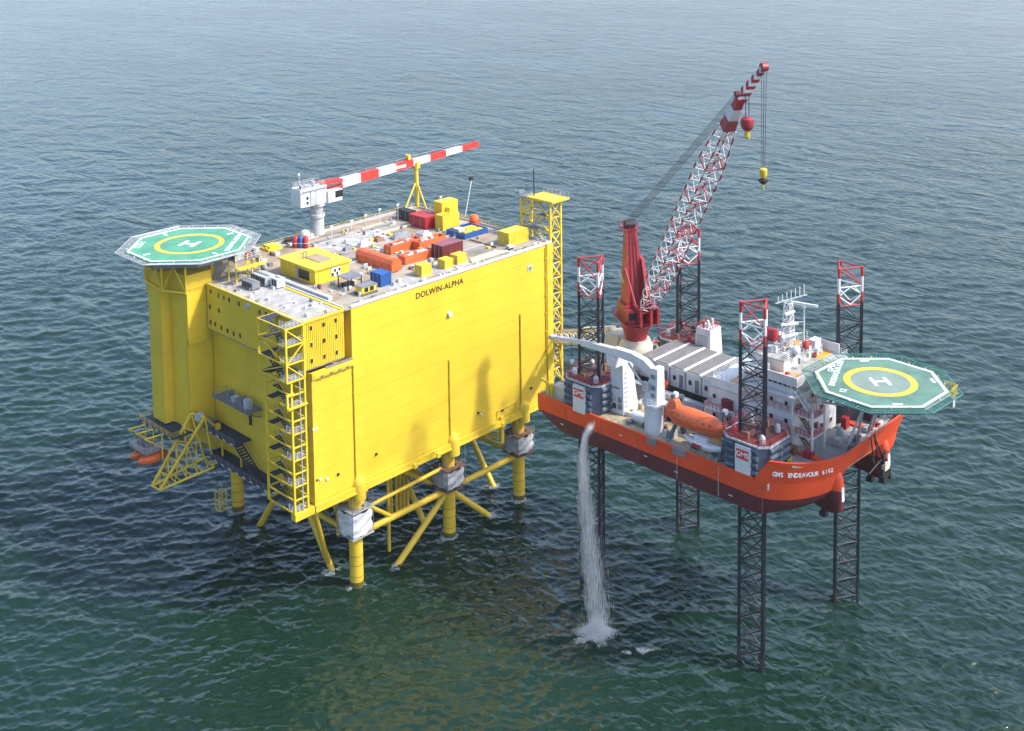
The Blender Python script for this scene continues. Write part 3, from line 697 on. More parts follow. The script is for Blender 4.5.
# access stairs and clutter next to the helideck
sp = thing('helideck_access_stair', 'grey and yellow access ramp with equipment below the helideck edge', 'stair', (6, 29, Z1))
f = MB()
for j in range(16):
    t_ = j/15; f.box(9+3*t_-.5+2*0, 9+3*t_+.5, 26.5+1.6, 28.5+1.6, 54.1+5.6*(1-t_), 54.18+5.6*(1-t_))
f.build('treads', GRY, sp)
slab('upper_landing', 3.5, 9.2, 26.6, 29.6, 58.3, 58.45, GRAT, sp)
for (x, y) in ((3.7, 26.8), (9, 26.8), (9, 29.4), (3.7, 29.4), (6.3, 26.8)): bar('post', (x, y, Z1), (x, y, 59.5), .1, YEL2, sp, 4)
for (a, b) in (((3.7, 26.8, 54.2), (6.3, 26.8, 58.2)), ((9, 26.8, 54.2), (6.3, 26.8, 58.2))): bar('brace', a, b, .08, YEL2, sp, 4)
MB().rail([(3.6, 26.7, 58.45), (9.1, 26.7, 58.45), (9.1, 29.5, 58.45)], 1.1, 1, .04, 2).build('railing', WHT, sp)
slab('foam_cabinet', 6.6, 7.4, 27.2, 28, 58.46, 59.7, RED, sp); slab('cabinet', 4.2, 5.6, 27.2, 28.4, 58.46, 59.6, GRY, sp); slab('drain_tray', 3.3, 9.5, 24.9, 26.4, 57.2, 57.35, YEL2, sp)

# ------------------------------------------------------------------ roof crane with striped boom
pc = thing('pedestal_crane', 'white pedestal crane with red and white striped boom laid on roof', 'crane', (35, 43, 54))
MB().lathe((34.9, 43, 0), [(1.75, 50), (1.75, 53.6), (1.45, 54.6), (1.45, 57.6), (1.7, 57.8), (1.7, 58.4), (1.35, 58.6), (1.35, 60.2), (1.9, 60.4), (1.9, 61)], 20).build('pedestal', GRY, pc, smooth=True)
MB().rail([(34.9+1.9*math.cos(a), 43+1.9*math.sin(a), 58.5) for a in np.arange(0, 6.2, .785)], 1.1, 1.2, .04, 1, True).build('pedestal_railing', GRY, pc)
MB().prism([(29.4, 41.3), (34.2, 41.0), (36.4, 41.2), (36.4, 45), (34.2, 45.2), (29.4, 44.9)], 61, 65.0).build('machinery_house', WHC, pc, bevel=.12)
MB().box(36.3, 40.2, 40.6, 42.2, 60.9, 63.6).build('operator_cab', WHC, pc, bevel=.15)
slab('cab_window', 38.2, 40.25, 40.55, 40.7, 61.8, 63.3, WIN, pc); slab('cab_window', 40.15, 40.3, 40.8, 42, 61.6, 63.3, WIN, pc)
MB().rail([(29.6, 41.5, 65), (36.2, 41.4, 65), (36.2, 44.8, 65), (29.6, 44.7, 65)], 1.0, 1.1, .05, 2, True).build('house_railing', GRY, pc)
for k in range(7): bar('ladder_rung', (33.0, 41.0, 61.2+k*.5), (33.6, 41.0, 61.2+k*.5), .05, GRD, pc, 4)
slab('house_panel', 31.9, 34.0, 40.98, 41.12, 61.4, 64.2, GRY, pc); slab('house_band', 29.6, 36.2, 40.93, 40.97, 64.35, 64.6, GRD, pc)
slab('louvre', 30.9, 31.4, 41.12, 41.22, 62.6, 63.3, BLK, pc); slab('louvre', 30.9, 31.4, 41.12, 41.22, 61.6, 62.2, BLK, pc)
for (x, y, w, h) in ((30.2, 42, .7, .9), (31.8, 42.4, .9, .6), (33.4, 42, .6, 1.1), (34.6, 44, .9, .8)): slab('roof_unit', x-w/2, x+w/2, y-w/2, y+w/2, 65, 65+h, GRY, pc)
MB().tube((29.8, 41.8, 65), (29.3, 41.6, 68.4), .05, 5).tube((29.3, 41.6, 68.2), (29.3, 41.6, 68.7), .25, 8).build('anemometer_mast', WHT, pc)
bx = [P(x, 160, Y=43).x for x in (340, 358.5, 376.7, 394.3, 411.9, 428.8, 444.7, 461, 476)]
def bz(x): return 63.9+(x-36)*(66.0-63.9)/48
def bh(x): return 1.05-.45*max(0, (x-41))/44
for i in range(8):
    x0, x1 = bx[i], bx[i+1]-.02
    q = []
    for x in (x0, x1):
        h = bh(x); w = .75-.2*(x-40)/44; q.append([(x, 43-w, bz(x)-h), (x, 43+w, bz(x)-h), (x, 43+w, bz(x)+h), (x, 43-w, bz(x)+h)])
    MB().add(q[0]+q[1], [(0, 1, 2, 3), (7, 6, 5, 4), (0, 4, 5, 1), (1, 5, 6, 2), (2, 6, 7, 3), (3, 7, 4, 0)]).build('boom_section', REDB if i % 2 else WHC, pc)
x0 = bx[0]
for s in (-1, 1):
    bar('boom_heel', (36.0, 43+s*.9, 63.2), (x0, 43+s*.6, bz(x0)-.7), .32, REDB, pc, 4); bar('boom_heel', (35.4, 43+s*.9, 65.1), (x0, 43+s*.6, bz(x0)+.75), .30, REDB, pc, 4)
bar('luffing_cylinder', (36.5, 43, 62.2), (bx[0]+2, 43, bz(bx[0]+2)-1), .28, WHC, pc, 8)
MB().tube((bx[8]-.2, 42.4, bz(bx[8])), (bx[8]-.2, 43.6, bz(bx[8])), .8, 12).build('head_sheave', REDB, pc)
for dz in (.35, .7): bar('hoist_rope', (34, 43, 66), (bx[8]-.4, 43, bz(bx[8])+dz), .045, ROPE, pc, 4)
r = MB().rail([(x, 42.5, bz(x)+bh(x)) for x in np.linspace(bx[0], bx[7], 9)], .8, 2.5, .035, 0); r.build('boom_handrail', GRY, pc)
p = P(399, 165, Y=42.2); slab('boom_plate', p.x-2.2, p.x+2.2, 42.25, 42.28, bz(p.x)-.35, bz(p.x)+.35, WHC, pc)
m = MB().box(bx[2]+9, bx[2]+9.8, 42.4, 43.6, bz(bx[4])+.9, bz(bx[4])+2.0); m.build('boom_lamp_bracket', YEL2, pc)
tr = thing('boom_rest', 'yellow three legged boom rest under the striped crane boom', 'boom rest', (63.9, 43, 54))
bar('post', (63.7, 42.6, 54), (63.7, 42.8, 63.6), .5, YEL2, tr, 10)
for (x, y) in ((58.6, 41.6), (67.5, 39.5), (63.5, 47)): bar('leg', (x if x < 64.2 else 63.9, y if y < 43 else 42.9, 54), (63.7, 42.8, 60.5), .22, YEL2, tr, 8)
slab('saddle', 63.0, 64.4, 42.1, 43.7, 63.5, bz(63.7)-bh(63.7)-.02, YEL2, tr); 
for y in (42.0, 43.75): slab('saddle_horn', 63.2, 64.2, y-.1, y+.1, 63.6, 65.2, YEL2, tr)

# ------------------------------------------------------------------ things standing on the roof
def container(name, label, cat, x, y, dx, dy, h, mat, z=Z1+.01, group=None, door=True, roof=None, ribs=True):
    o = thing(name, label, cat, (x+dx/2, y+dy/2, z), group)
    slab('body', x+.06, x+dx-.06, y+.06, y+dy-.06, z+.15, z+h-.03, mat, o)
    for a in (x, x+dx-.16):
        for b in (y, y+dy-.16): slab('corner_post', a, a+.16, b, b+.16, z, z+h, mat, o)
    m = MB()
    for b in (y, y+dy-.14): m.box(x+.16, x+dx-.16, b, b+.14, z+.02, z+.2); m.box(x+.16, x+dx-.16, b, b+.14, z+h-.16, z+h-.01)
    for a in (x, x+dx-.14): m.box(a, a+.14, y+.16, y+dy-.16, z+.02, z+.2); m.box(a, a+.14, y+.16, y+dy-.16, z+h-.16, z+h-.01)
    m.build('frame_rails', mat, o)
    if ribs:
        m = MB(); 
        for k in np.arange(.35, dx-.3, .42): m.box(x+k, x+k+.2, y+.01, y+.06, z+.22, z+h-.18)
        m.build('corrugation', mat, o)
        m = MB()
        for k in np.arange(.35, dy-.3, .42): m.box(x+.01, x+.06, y+k, y+k+.2, z+.22, z+h-.18)
        m.build('corrugation', mat, o)
    if roof: slab('roof_sheet', x+.1, x+dx-.1, y+.1, y+dy-.1, z+h-.028, z+h+.02, roof, o)
    if door:
        for s in (0, 1): bar('door_bar', (x+.0, y+dy*(.3+.4*s), z+.3), (x+.0, y+dy*(.3+.4*s), z+h-.25), .04, GRY, o, 6)
    return o
# yellow control house
o = thing('yellow_deckhouse', 'yellow flat roofed deckhouse with dark window on the roof', 'deckhouse', (17.5, 20, Z1))
slab('wall_block', 13.6, 21.8, 14.9, 26.4, Z1, Z1+2.9, YEL2, o); slab('roof', 13.2, 22.2, 14.5, 26.8, Z1+2.9, Z1+3.2, YEL2, o)
slab('window', 13.52, 13.62, 16.8, 20.2, Z1+.5, Z1+2.3, WIN, o); slab('vent_panel', 17.4, 19.6, 14.8, 14.92, Z1+.8, Z1+2.5, WHT, o)
for k in range(4): slab('louvre', 17.5+k*.55, 17.9+k*.55, 14.74, 14.82, Z1+.9+.7*(k % 2), Z1+1.5+.7*(k % 2), DRK, o)
slab('door', 14.3, 15.3, 14.82, 14.92, Z1+.1, Z1+2.2, YEL, o); slab('roof_cover', 16.6, 19.6, 17.5, 22.4, Z1+3.2, Z1+3.38, SAND, o)
for y in (20.4, 20.9): bar('downpipe', (13.45, y, Z1), (13.45, y, Z1+3), .07, GRY, o)
m = MB().tube((16, 22, Z1+3.2), (16, 22, Z1+4.5), .12, 6).tube((15, 21.5, Z1+4.5), (17, 22.4, Z1+4.5), .12, 6).tube((17, 22.4, Z1+3.2), (17, 22.4, Z1+4.5), .12, 6); m.build('roof_pipe', GRD, o)
o = thing('yellow_skid', 'flat yellow skid near the helideck edge of roof', 'skid', P(271, 249, z=Z1)); p = P(271, 249, z=Z1)
slab('bed', p.x-1.7, p.x+1.7, p.y-1.7, p.y+1.7, Z1+.02, Z1+.5, YEL2, o); slab('lid', p.x-1.2, p.x+1.3, p.y-1.3, p.y+1.2, Z1+.5, Z1+1.0, YEL2, o)
for k, (px, mat, nm) in enumerate(((295.5, RED, 'red tank left of the blue one by the crane pedestal'), (301, BLU, 'blue tank standing between two red tanks by the crane'), (306, RED, 'red tank right of the blue one by the crane pedestal'))):
    p = P(px, 247.5, z=Z1); o = thing('deck_tank', nm, 'tank', p, 'tanks beside the crane pedestal')
    MB().lathe(p, [(.5, 0), (.72, .15), (.72, 2.1), (.5, 2.4), (.2, 2.5)], 14).build('shell', mat, o, smooth=True)
    MB().lathe(p, [(.745, 1.0), (.745, 1.15)], 14).build('hoop', WHT, o)
p = P(305, 240, z=Z1); o = thing('pale_tank', 'pale pink domed tank beside the crane pedestal', 'tank', p)
MB().lathe(p, [(1.1, 0), (1.1, 1.4), (.95, 1.9), (.5, 2.2), (.1, 2.3)], 16).build('shell', BEIGE, o, smooth=True); MB().lathe(p, [(1.16, .9), (1.16, 1.05)], 16).build('hoop', GRY, o)
p = P(291, 243, z=Z1); o = thing('black_pump', 'black pump set between red tank and helideck', 'pump', p); MB().tube(p+V(-1.2, .6, .8), p+V(.8, -.3, .8), .5, 12).build('motor', BLK, o, smooth=True); slab('base', p.x-1.2, p.x+1, p.y-.7, p.y+.8, Z1+.01, Z1+.4, GRD, o)
# shelter, generator, blue box
p = P(350, 287, z=Z1); o = thing('black_shelter', 'open black framed shelter with flat roof beside the deckhouse', 'shelter', p)
for (dx, dy) in ((-1.6, -1.5), (1.6, -1.5), (1.6, 1.5), (-1.6, 1.5)): bar('post', p+V(dx, dy, 0), p+V(dx, dy, 2.2), .09, BLK, o, 4)
slab('roof', p.x-1.8, p.x+1.8, p.y-1.7, p.y+1.7, Z1+2.2, Z1+2.35, GRD, o); slab('bench', p.x-1.2, p.x+1.0, p.y-.2, p.y+1, Z1+.01, Z1+.9, DRK, o)
p = P(366, 293, z=Z1); o = thing('generator_set', 'yellow and black generator set under grey lid near front edge', 'generator', p)
slab('base', p.x-1.9, p.x+1.9, p.y-1.1, p.y+1.1, Z1+.01, Z1+.4, BLK, o); slab('housing', p.x-1.7, p.x+1.7, p.y-.95, p.y+.95, Z1+.4, Z1+1.6, YEL2, o); slab('lid', p.x-1.9, p.x+1.9, p.y-1.1, p.y+1.1, Z1+1.6, Z1+1.75, GRD, o)
for x in (-1.1, .2): slab('vent', p.x+x, p.x+x+.9, p.y-1.0, p.y-.94, Z1+.6, Z1+1.4, BLK, o)
def at(px, py): return P(px, py, z=Z1+.01)
p = at(381, 287.5); container('blue_container', 'small blue container near the front edge of the roof', 'container', p.x, p.y, 2.6, 3.2, 2.5, BLU)
# orange troughs
def trough(label, x, y, dx, dy, h, fill, round_=False):
    o = thing('orange_trough', label, 'trough', (x+dx/2, y+dy/2, Z1), 'orange cargo on the roof')
    if round_:
        m = MB(); n = 8; pr_ = [(0, 0), (0, h*.62), (dx*.18, h*.92), (dx*.5, h), (dx*.82, h*.92), (dx, h*.62), (dx, 0)]
        vs = [(x+a, y, Z1+.1+b) for a, b in pr_]+[(x+a, y+dy, Z1+.1+b) for a, b in pr_]; k = len(pr_)
        m.add(vs, [(i, (i+1) % k, k+(i+1) % k, k+i) for i in range(k)]+[tuple(range(k)), tuple(range(k, 2*k))]); m.build('shell', ORG, o)
        for yy in np.arange(y+.8, y+dy-.3, 2.4): 
            q = MB(); q.path([(x+a*1.02-.01*dx, yy, Z1+.1+b+.02) for a, b in pr_], .07, 4); q.build('strap', paint('strap_orange', (.6, .08, .02), .6, linear=True) if 'strap_orange' not in MATS else MATS['strap_orange'], o)
    else:
        for (a0, a1, b0, b1) in ((x, x+dx, y, y+.2), (x, x+dx, y+dy-.2, y+dy), (x, x+.2, y+.21, y+dy-.21), (x+dx-.2, x+dx, y+.21, y+dy-.21)): slab('side_wall', a0, a1, b0, b1, Z1+.1, Z1+h, ORG, o)
        slab('floor', x+.05, x+dx-.05, y+.05, y+dy-.05, Z1+.02, Z1+.2, ORG, o)
        for k in range(int(dx*dy*.9)):
            a, b = random.uniform(x+.4, x+dx-1.2), random.uniform(y+.3, y+dy-.9); hh = random.uniform(.6, 1.0)*h
            slab('cargo', a, a+random.uniform(.5, 1.1), b, b+random.uniform(.4, .8), Z1+.21, Z1+hh*1.12, random.choice(fill), o)
    return o
p = at(393, 272.5); trough('long tarped orange trough nearest the blue container', p.x-.3, p.y, 2.6, 11.5, 2.4, [GRY], True)
p = at(399, 268.5); trough('short open orange trough with pale load touching the long one', p.x+2.2, p.y+.6, 7.6, 2.2, 1.7, [WHT, WHT, GRY])
p = at(385, 259); trough('open orange trough heaped with grey gear beside the long one', p.x+2.6, p.y+1.2, 8.5, 2.3, 1.8, [GRY, WHT, GRD, BEIGE])
p = at(415, 254); trough('open orange trough heaped with pipes behind the maroon container', p.x+2.0, p.y+.8, 7.5, 2.2, 1.8, [GRY, BEIGE, RUST])
p = at(452.5, 257.5); container('maroon_container', 'maroon shipping container in the middle of the roof', 'container', p.x-6.4+3.6, p.y, 5.8, 3.3, 2.9, MAR, roof=paint('faded_maroon', (.22, .08, .09), .6, .2, linear=True))
p = at(422.5, 278); container('yellow_crate', 'yellow crate standing alone near the front edge', 'crate', p.x, p.y+.2, 2.6, 2.2, 2.3, YEL2, group='yellow crates by the front edge', ribs=False)
p = at(445, 270); container('yellow_crate', 'yellow crate left of its twin below the maroon container', 'crate', p.x, p.y, 2.3, 2.2, 1.9, YEL2, group='yellow crates by the front edge', ribs=False)
p = at(458, 265); container('yellow_crate', 'yellow crate right of its twin below the maroon container', 'crate', p.x-.1, p.y, 2.6, 2.2, 1.9, YEL2, group='yellow crates by the front edge', ribs=False)
# blue open basket with yellow cargo
p = at(466, 239.5); o = thing('blue_basket', 'low blue open cargo basket holding yellow frames', 'basket', (p.x+3, p.y+3, Z1))
for (a0, a1, b0, b1) in ((0, 7, 0, .2), (0, 7, 5.6, 5.8), (0, .2, .21, 5.59), (6.8, 7, .21, 5.59)): slab('side_wall', p.x+a0-.4, p.x+a1-.4, p.y+b0, p.y+b1, Z1+.02, Z1+1.25, BLU, o)
slab('floor', p.x-.3, p.x+6.5, p.y+.1, p.y+5.7, Z1+.01, Z1+.15, GRD, o)
for (a, b, w, d_, h, mt) in ((.4, .8, 2.4, 1.2, 1.3, YEL2), (3.2, .6, 2.6, 1.4, 1.2, YEL2), (.6, 2.8, 1.8, 2, 1.5, BEIGE), (3, 2.8, 3, 1.8, 1.1, YEL2)): slab('cargo', p.x+a, p.x+a+w, p.y+b, p.y+b+d_, Z1+.16, Z1+h, mt, o)
p = at(443, 231); o = thing('yellow_enclosure', 'tall stepped yellow enclosure beside the red container', 'enclosure', (p.x+3, p.y+2, Z1))
slab('low_block', p.x, p.x+5.0, p.y, p.y+2.6, Z1+.02, Z1+3.3, YEL2, o); slab('tall_block', p.x+2.2, p.x+7.0, p.y+2.62, p.y+5.4, Z1+.02, Z1+5.4, YEL2, o); slab('hood', p.x+3.2, p.x+5.0, p.y+1.2, p.y+2.6, Z1+3.31, Z1+4.3, YEL2, o)
slab('end_panel', p.x+7.0, p.x+7.06, p.y+3, p.y+5, Z1+.4, Z1+4.6, HYEL, o)
MB().rail([(p.x+.1, p.y+.1, Z1+3.3), (p.x+3.1, p.y+.1, Z1+3.3)], .8, 1, .04, 1).build('roof_rail', YEL2, o)
p = at(436, 228); container('red_container', 'red container behind the stepped yellow enclosure', 'container', p.x-2.6, p.y+.6, 4.2, 5.6, 2.7, RED)
p = at(415, 222.5); container('dark_container', 'dark steel container against left end of red container', 'container', p.x-.6, p.y+1.2, 2.0, 4.6, 2.3, BLK, ribs=False)
p = P(474, 225.5, z=Z1); o = thing('orange_tank', 'orange upright tank behind the blue basket', 'tank', p); MB().lathe(p, [(.9, 0), (1.1, .3), (1.1, 1.8), (.8, 2.4), (.2, 2.6)], 14).build('shell', ORG, o, smooth=True); MB().lathe(p, [(1.15, 1.0), (1.15, 1.15)], 14).build('hoop', RED, o)
p = P(465, 217, z=Z1); o = thing('leaning_mast', 'thin white mast leaning over back edge of roof', 'mast', p); bar('pole', p, P(471.5, 180, Y=p.y), .12, WHT, o, 8); MB().box(p.x+1.7, p.x+2.5, p.y-.3, p.y+.3, P(471.5, 180, Y=p.y).z, P(471.5, 180, Y=p.y).z+.8).build('mast_head', BLK, o)
p = at(509, 247); container('yellow_container', 'long yellow container at the right end of the roof', 'container', p.x, p.y, 6.0, 3.3, 2.9, YEL2)
p = at(468, 265); o = thing('yellow_pipe_stack', 'low stack of long yellow pipes along the front edge', 'pipe stack', (p.x+5, p.y+1, Z1))
for k in range(5): bar('pipe', (p.x+1.2+.3*k, p.y+.2+.42*k, Z1+.22), (p.x+11.5-.4*k, p.y+.2+.42*k, Z1+.22), .2, paint('pale_yellow', (.72, .60, .28), .6, .15, linear=True) if 'pale_yellow' not in MATS else MATS['pale_yellow'], o, 8)
p = at(509.5, 249.5); o = thing('white_mooring_horn', 'small white and black fitting beside the long yellow container', 'fitting', p); slab('base', p.x-.7, p.x+.7, p.y-.4, p.y+.4, Z1+.02, Z1+.5, BLK, o); slab('cover', p.x-.5, p.x+.9, p.y-.5, p.y+.5, Z1+.5, Z1+.9, WHT, o)
# grey bundles and tents in the middle of the roof
for k, (px, py, dx, dy, h, mt, lab) in enumerate(((348, 250, 2.4, 1.4, 1.3, GRD, 'grey tarped bundle left of the long orange trough'), (364, 245.5, 3.2, 1.6, 1.5, GRY, 'light grey tarped bundle behind the long orange trough'), (378, 240.5, 2.2, 2.4, 1.3, RUST, 'brownish tarped bundle farther back on white deck mat'), (401, 237, 5.6, 2.0, 1.5, GRD, 'long dark grey tarped bundle in the middle of the roof'), (424, 236, 3.2, 3, 1.6, GRY, 'grey heap left of the red container'), (436, 241, 2.6, 2.8, 1.2, BEIGE, 'beige tarped heap behind the maroon container'), (391, 247, 3.4, 1.6, 1.1, WHT, 'white tarped bundle between the orange troughs'))):
    p = at(px, py); o = thing('tarped_bundle', lab, 'bundle', (p.x, p.y, Z1), 'tarped bundles on the roof')
    m = MB(); nx, ny = 8, 6; vs = []
    for i in range(nx+1):
        for j in range(ny+1):
            u, v = i/nx, j/ny; e = min(1, 3.2*min(u, 1-u, v*1.0, 1-v)+.0)
            vs.append((p.x-dx/2+dx*u, p.y-dy/2+dy*v, Z1+.03+h*(e**.5)*(.75+.25*noise.noise(Vector((px+i*.7, py+j*.7, k))))))
    m.add(vs, [(i*(ny+1)+j, (i+1)*(ny+1)+j, (i+1)*(ny+1)+j+1, i*(ny+1)+j+1) for i in range(nx) for j in range(ny)])
    m.build('tarpaulin', mt, o); slab('pallet', p.x-dx/2+.1, p.x+dx/2-.1, p.y-dy/2+.1, p.y+dy/2-.1, Z1+.012, Z1+.2, RUST, o)
for k, (px, py) in enumerate(((352, 238), (366, 232), (380, 226), (398, 221), (441, 213), (332, 244), (309, 252))):
    p = P(px, py, z=Z1); o = thing('light_pole', 'white floodlight pole %s' % ['left of the grey bundles near the crane', 'standing just right of the crane pedestal', 'second along back railing from crane', 'on back railing left of the boom rest', 'right of the boom rest by red container', 'behind the yellow deckhouse roof', 'between deckhouse and the coloured tanks'][k], 'lamp', p, 'floodlight poles on the roof')
    bar('pole', p, p+V(0, 0, 3.6), .07, WHT, o, 6); slab('lamp_head', p.x-.35, p.x+.35, p.y-.12, p.y+.12, Z1+3.6, Z1+4.0, WHT, o)
# units on the white roof of the quarters
for k, (px, py, dx, dy, h, mt, lab) in enumerate(((251, 288, 1.8, 3.6, 1.5, GRD, 'dark ventilation unit on white roof near the wall edge'), (263, 283, 2.2, 5.0, 1.8, GRY, 'larger grey ventilation unit on the white roof'), (278, 287, 1.8, 2.2, 1.9, WHT, 'white ventilation unit on roof beside the cable trench'))):
    p = P(px, py, z=54.03); o = thing('ventilation_unit', lab, 'ventilation unit', (p.x, p.y, 54.03), 'ventilation units on the quarters roof')
    slab('casing', p.x-dx/2, p.x+dx/2, p.y-dy/2, p.y+dy/2, 54.25, 54.03+h, mt, o)
    for i in range(4): slab('foot', p.x-dx/2+.1+(dx-.4)*(i % 2), p.x-dx/2+.3+(dx-.4)*(i % 2), p.y-dy/2+.1+(dy-.4)*(i//2), p.y-dy/2+.3+(dy-.4)*(i//2), 54.03, 54.25, GRD, o)
    for j in np.arange(-dy/2+.4, dy/2-.5, .8): slab('grille', p.x-dx/2-.05, p.x-dx/2, p.y+j, p.y+j+.55, 54.45, 54.03+h-.25, BLK, o); MB().lathe((p.x, p.y+j+.3, 54.03+h), [(.3, 0), (.3, .15), (.1, .18)], 10).build('fan', GRD, o)

# ------------------------------------------------------------------ lattice tower on the right end
tw = thing('lattice_access_tower', 'yellow lattice tower with flat top at right end of platform', 'lattice tower', (67, 5, 22))
X0, X1, Y0, Y1 = 65.1, 68.4, 1.0, 9.6
zt = list(np.arange(22, 62.6, 3.35))
for (x, y) in ((X0, Y0), (X1, Y0), (X1, Y1), (X0, Y1)): bar('post', (x, y, 22), (x, y, 62.3), .2, YEL2, tw, 4)
cs = [(X0, Y0), (X1, Y0), (X1, Y1), (X0, Y1)]
for k, (a, b) in enumerate(zip(zt, zt[1:])):
    for i in range(4):
        p, q = cs[i], cs[(i+1) % 4]
        bar('beam', (*p, b), (*q, b), .11, YEL2, tw, 4)
        if i % 2 == 0: 
            md = ((p[0]+q[0])/2, (p[1]+q[1])/2); bar('brace', (*p, a), (*q, b) if k % 2 else (*md, b), .10, YEL2, tw, 4); bar('brace', (*q, a), (*p, b) if k % 2 else (*md, b), .10, YEL2, tw, 4)
        else:
            md = ((p[0]+q[0])/2, (p[1]+q[1])/2); bar('brace', (*p, a), (*md, b), .10, YEL2, tw, 4); bar('brace', (*q, a), (*md, b), .10, YEL2, tw, 4)
    if k > 7 or k % 2: slab('landing', X0+.2, X1-.2, Y0+(4.5 if k % 2 else .3), Y0+(8.3 if k % 2 else 4), b+.12, b+.2, GRAT, tw)
    f = MB(); up = k % 2
    for j in range(9):
        t_ = (j+.5)/9; y = Y0+1.5+5.5*(t_ if up else 1-t_); f.box(X0+1.0, X0+2.2, y-.3, y+.3, a+3.35*t_, a+3.35*t_+.06)
    for e in (.95, 2.25): f.tube((X0+e, Y0+1.5+(0 if up else 5.5), a), (X0+e, Y0+1.5+(5.5 if up else 0), b), .08, 4)
    f.build('stair_flight', GRY, tw)
MB().box(X0-.6, X1+1.6, Y0-1.2, Y0+6.4, 62.35, 62.75).build('top_platform', YEL, tw)
MB().box(X0-.5, X0+1.4, Y1-3, Y1+.4, 62.3, 62.5).build('top_platform', GRAT, tw)
MB().rail([(X1+1.5, Y0+6.3, 62.75), (X1+1.5, Y0-1.1, 62.75)], 1.1, 1.2, .04, 2).rail([(X0-.4, Y1+.3, 62.5), (X0+1.3, Y1+.3, 62.5)], 1.1, 1, .04, 2).rail([(X0-.4, Y1+.3, 62.5), (X0-.4, Y0+6.6, 62.5)], 1.1, 1, .04, 2).build('top_railing', GRY, tw)
p = P(534, 194, X=66); bar('antenna', (66, p.y, 62.5), (66, p.y, 68.5), .14, DRK, tw)
for z in (24, 34, 44, 52): bar('tie_back', (X0, Y0+.5, z), (LX-.4, Y0+.5, z), .15, YEL2, tw, 4); bar('tie_back', (X0, Y1, z), (LX-.4, Y1, z), .15, YEL2, tw, 4)
# ================================================================== THE JACK-UP VESSEL
DZ = 34.45
vs_ = thing('jackup_vessel', 'orange hulled jack-up vessel raised on lattice legs beside the platform', 'vessel', (56.5, -48, 29.2))
def outline(yb, ys, ex=1.85, n=12, xn=38.5, xf=74.5, y0=-67.5, a=11.5, cut=0.):
    b = -yb+y0; pts = [(xn, ys)]; af = 7.0; y0f = min(y0, yb+7.5); bf = -yb+y0f
    for k in range(1, 9): pts.append((xn, ys+(y0-ys)*k/8))
    for k in range(1, n+1):
        t = math.pi/2*k/n; pts.append((xn+a-a*math.cos(t)**(2/ex) if k < n else xn+a, y0-b*math.sin(t)**(2/ex)))
    for k in range(1, 8):
        x = xn+a+(xf-af-xn-a)*k/8; q = max(0, 1-((x-57.4)/7.0)**2); pts.append((x, yb+cut*q))
    for k in range(n, -1, -1):
        t = math.pi/2*k/n; pts.append((xf-af+af*math.cos(t)**(2/2.2) if k < n else xf-af, y0f-bf*math.sin(t)**(2/2.2)))
    for k in range(7, -1, -1): pts.append((xf, ys+(y0f-ys)*k/8))
    return pts
LV = [(29.2, -72.6, -26.6, 1.6, 7.5), (29.6, -73.8, -25.2, 1.65, 8), (30.8, -75.2, -22.3, 1.75, 7.5), (31.95, -75.8, -20.0, 1.8, 6), (33.2, -76.1, -19.9, 1.8, 3), (DZ+.25, -76.4, -19.9, 1.8, 0)]
rings = [[(x, y, z) for x, y in outline(yb, ys, ex, cut=c_)] for z, yb, ys, ex, c_ in LV]
n = len(rings[0]); hm = MB()
hm.add([p for r in rings for p in r], [(j*n+i, j*n+(i+1) % n, (j+1)*n+(i+1) % n, (j+1)*n+i) for j in range(len(rings)-1) for i in range(n)]+[tuple(range(n))])
hull = hm.build('hull', HULL, vs_, smooth=True)
# bulwark round the bow, rising towards the stem
base = outline(-76.4, -19.9, 1.8); topo = outline(-78.3, -19.9, 1.9); inn = outline(-77.9, -19.9, 1.9, xn=38.85, xf=74.15)
ids = [i for i, p in enumerate(base) if p[1] < -66.8]
def toph(i):
    y = base[i][1]; x = base[i][0]; t = min(1, max(0, (-67.4-y)/2.2)); t = t*t*(3-2*t)
    return DZ+.25+3.75*t+.5*t*min(1, max(0, (x-46)/20))
vv = []; ff = []
for k, i in enumerate(ids):
    h = toph(i); f_ = (h-DZ-.25)/4.9; px_ = base[i][0]*(1-f_)+topo[i][0]*f_; py_ = base[i][1]*(1-f_)+topo[i][1]*f_
    ix = base[i][0]*(1-f_)+inn[i][0]*f_+(.3 if base[i][0] < 56 else -.3)*(1-f_); iy = base[i][1]*(1-f_)+inn[i][1]*f_+.3*(1-f_)
    vv += [(*base[i], DZ+.25), (px_, py_, h+.01), (ix, iy, h+.01), (base[i][0]+(.35 if base[i][0] < 56 else -.35), base[i][1]+.35, DZ+.2)]
for k in range(len(ids)-1):
    a, b = 4*k, 4*(k+1)
    for j in range(3): ff.append((a+j, b+j, b+j+1, a+j+1))
MB().add(vv, ff).build('bulwark', HULL, vs_, smooth=True)
dk_ = outline(-76.0, -20.2, 1.8, xn=38.8, xf=74.2)
m = MB(); m.prism([p for p in dk_], DZ-.3, DZ); m.build('main_deck', TAN, vs_)
fd = [p for p in outline(-76.1, -20.3, 1.8, xn=39.0, xf=74.0) if p[1] < -66]
MB().prism(fd, DZ+.004, DZ+1.1).build('fore_deck', GDECK, vs_)
MB().prism([p for p in outline(-75.8, -20.3, 1.8, xn=39.5, xf=73.5) if p[1] < -66 and p[0] > 53.5], DZ+1.104, DZ+1.12).build('fore_deck_coating', WHT, vs_)
m = MB()
m.box(38.45, 38.8, -67.2, -20.2, DZ+.05, DZ+.45); m.box(74.2, 74.55, -67.2, -20.2, DZ+.05, DZ+.45); m.box(38.6, 74.4, -20.25, -19.85, DZ+.05, DZ+.4); m.build('gunwale', HULL, vs_)
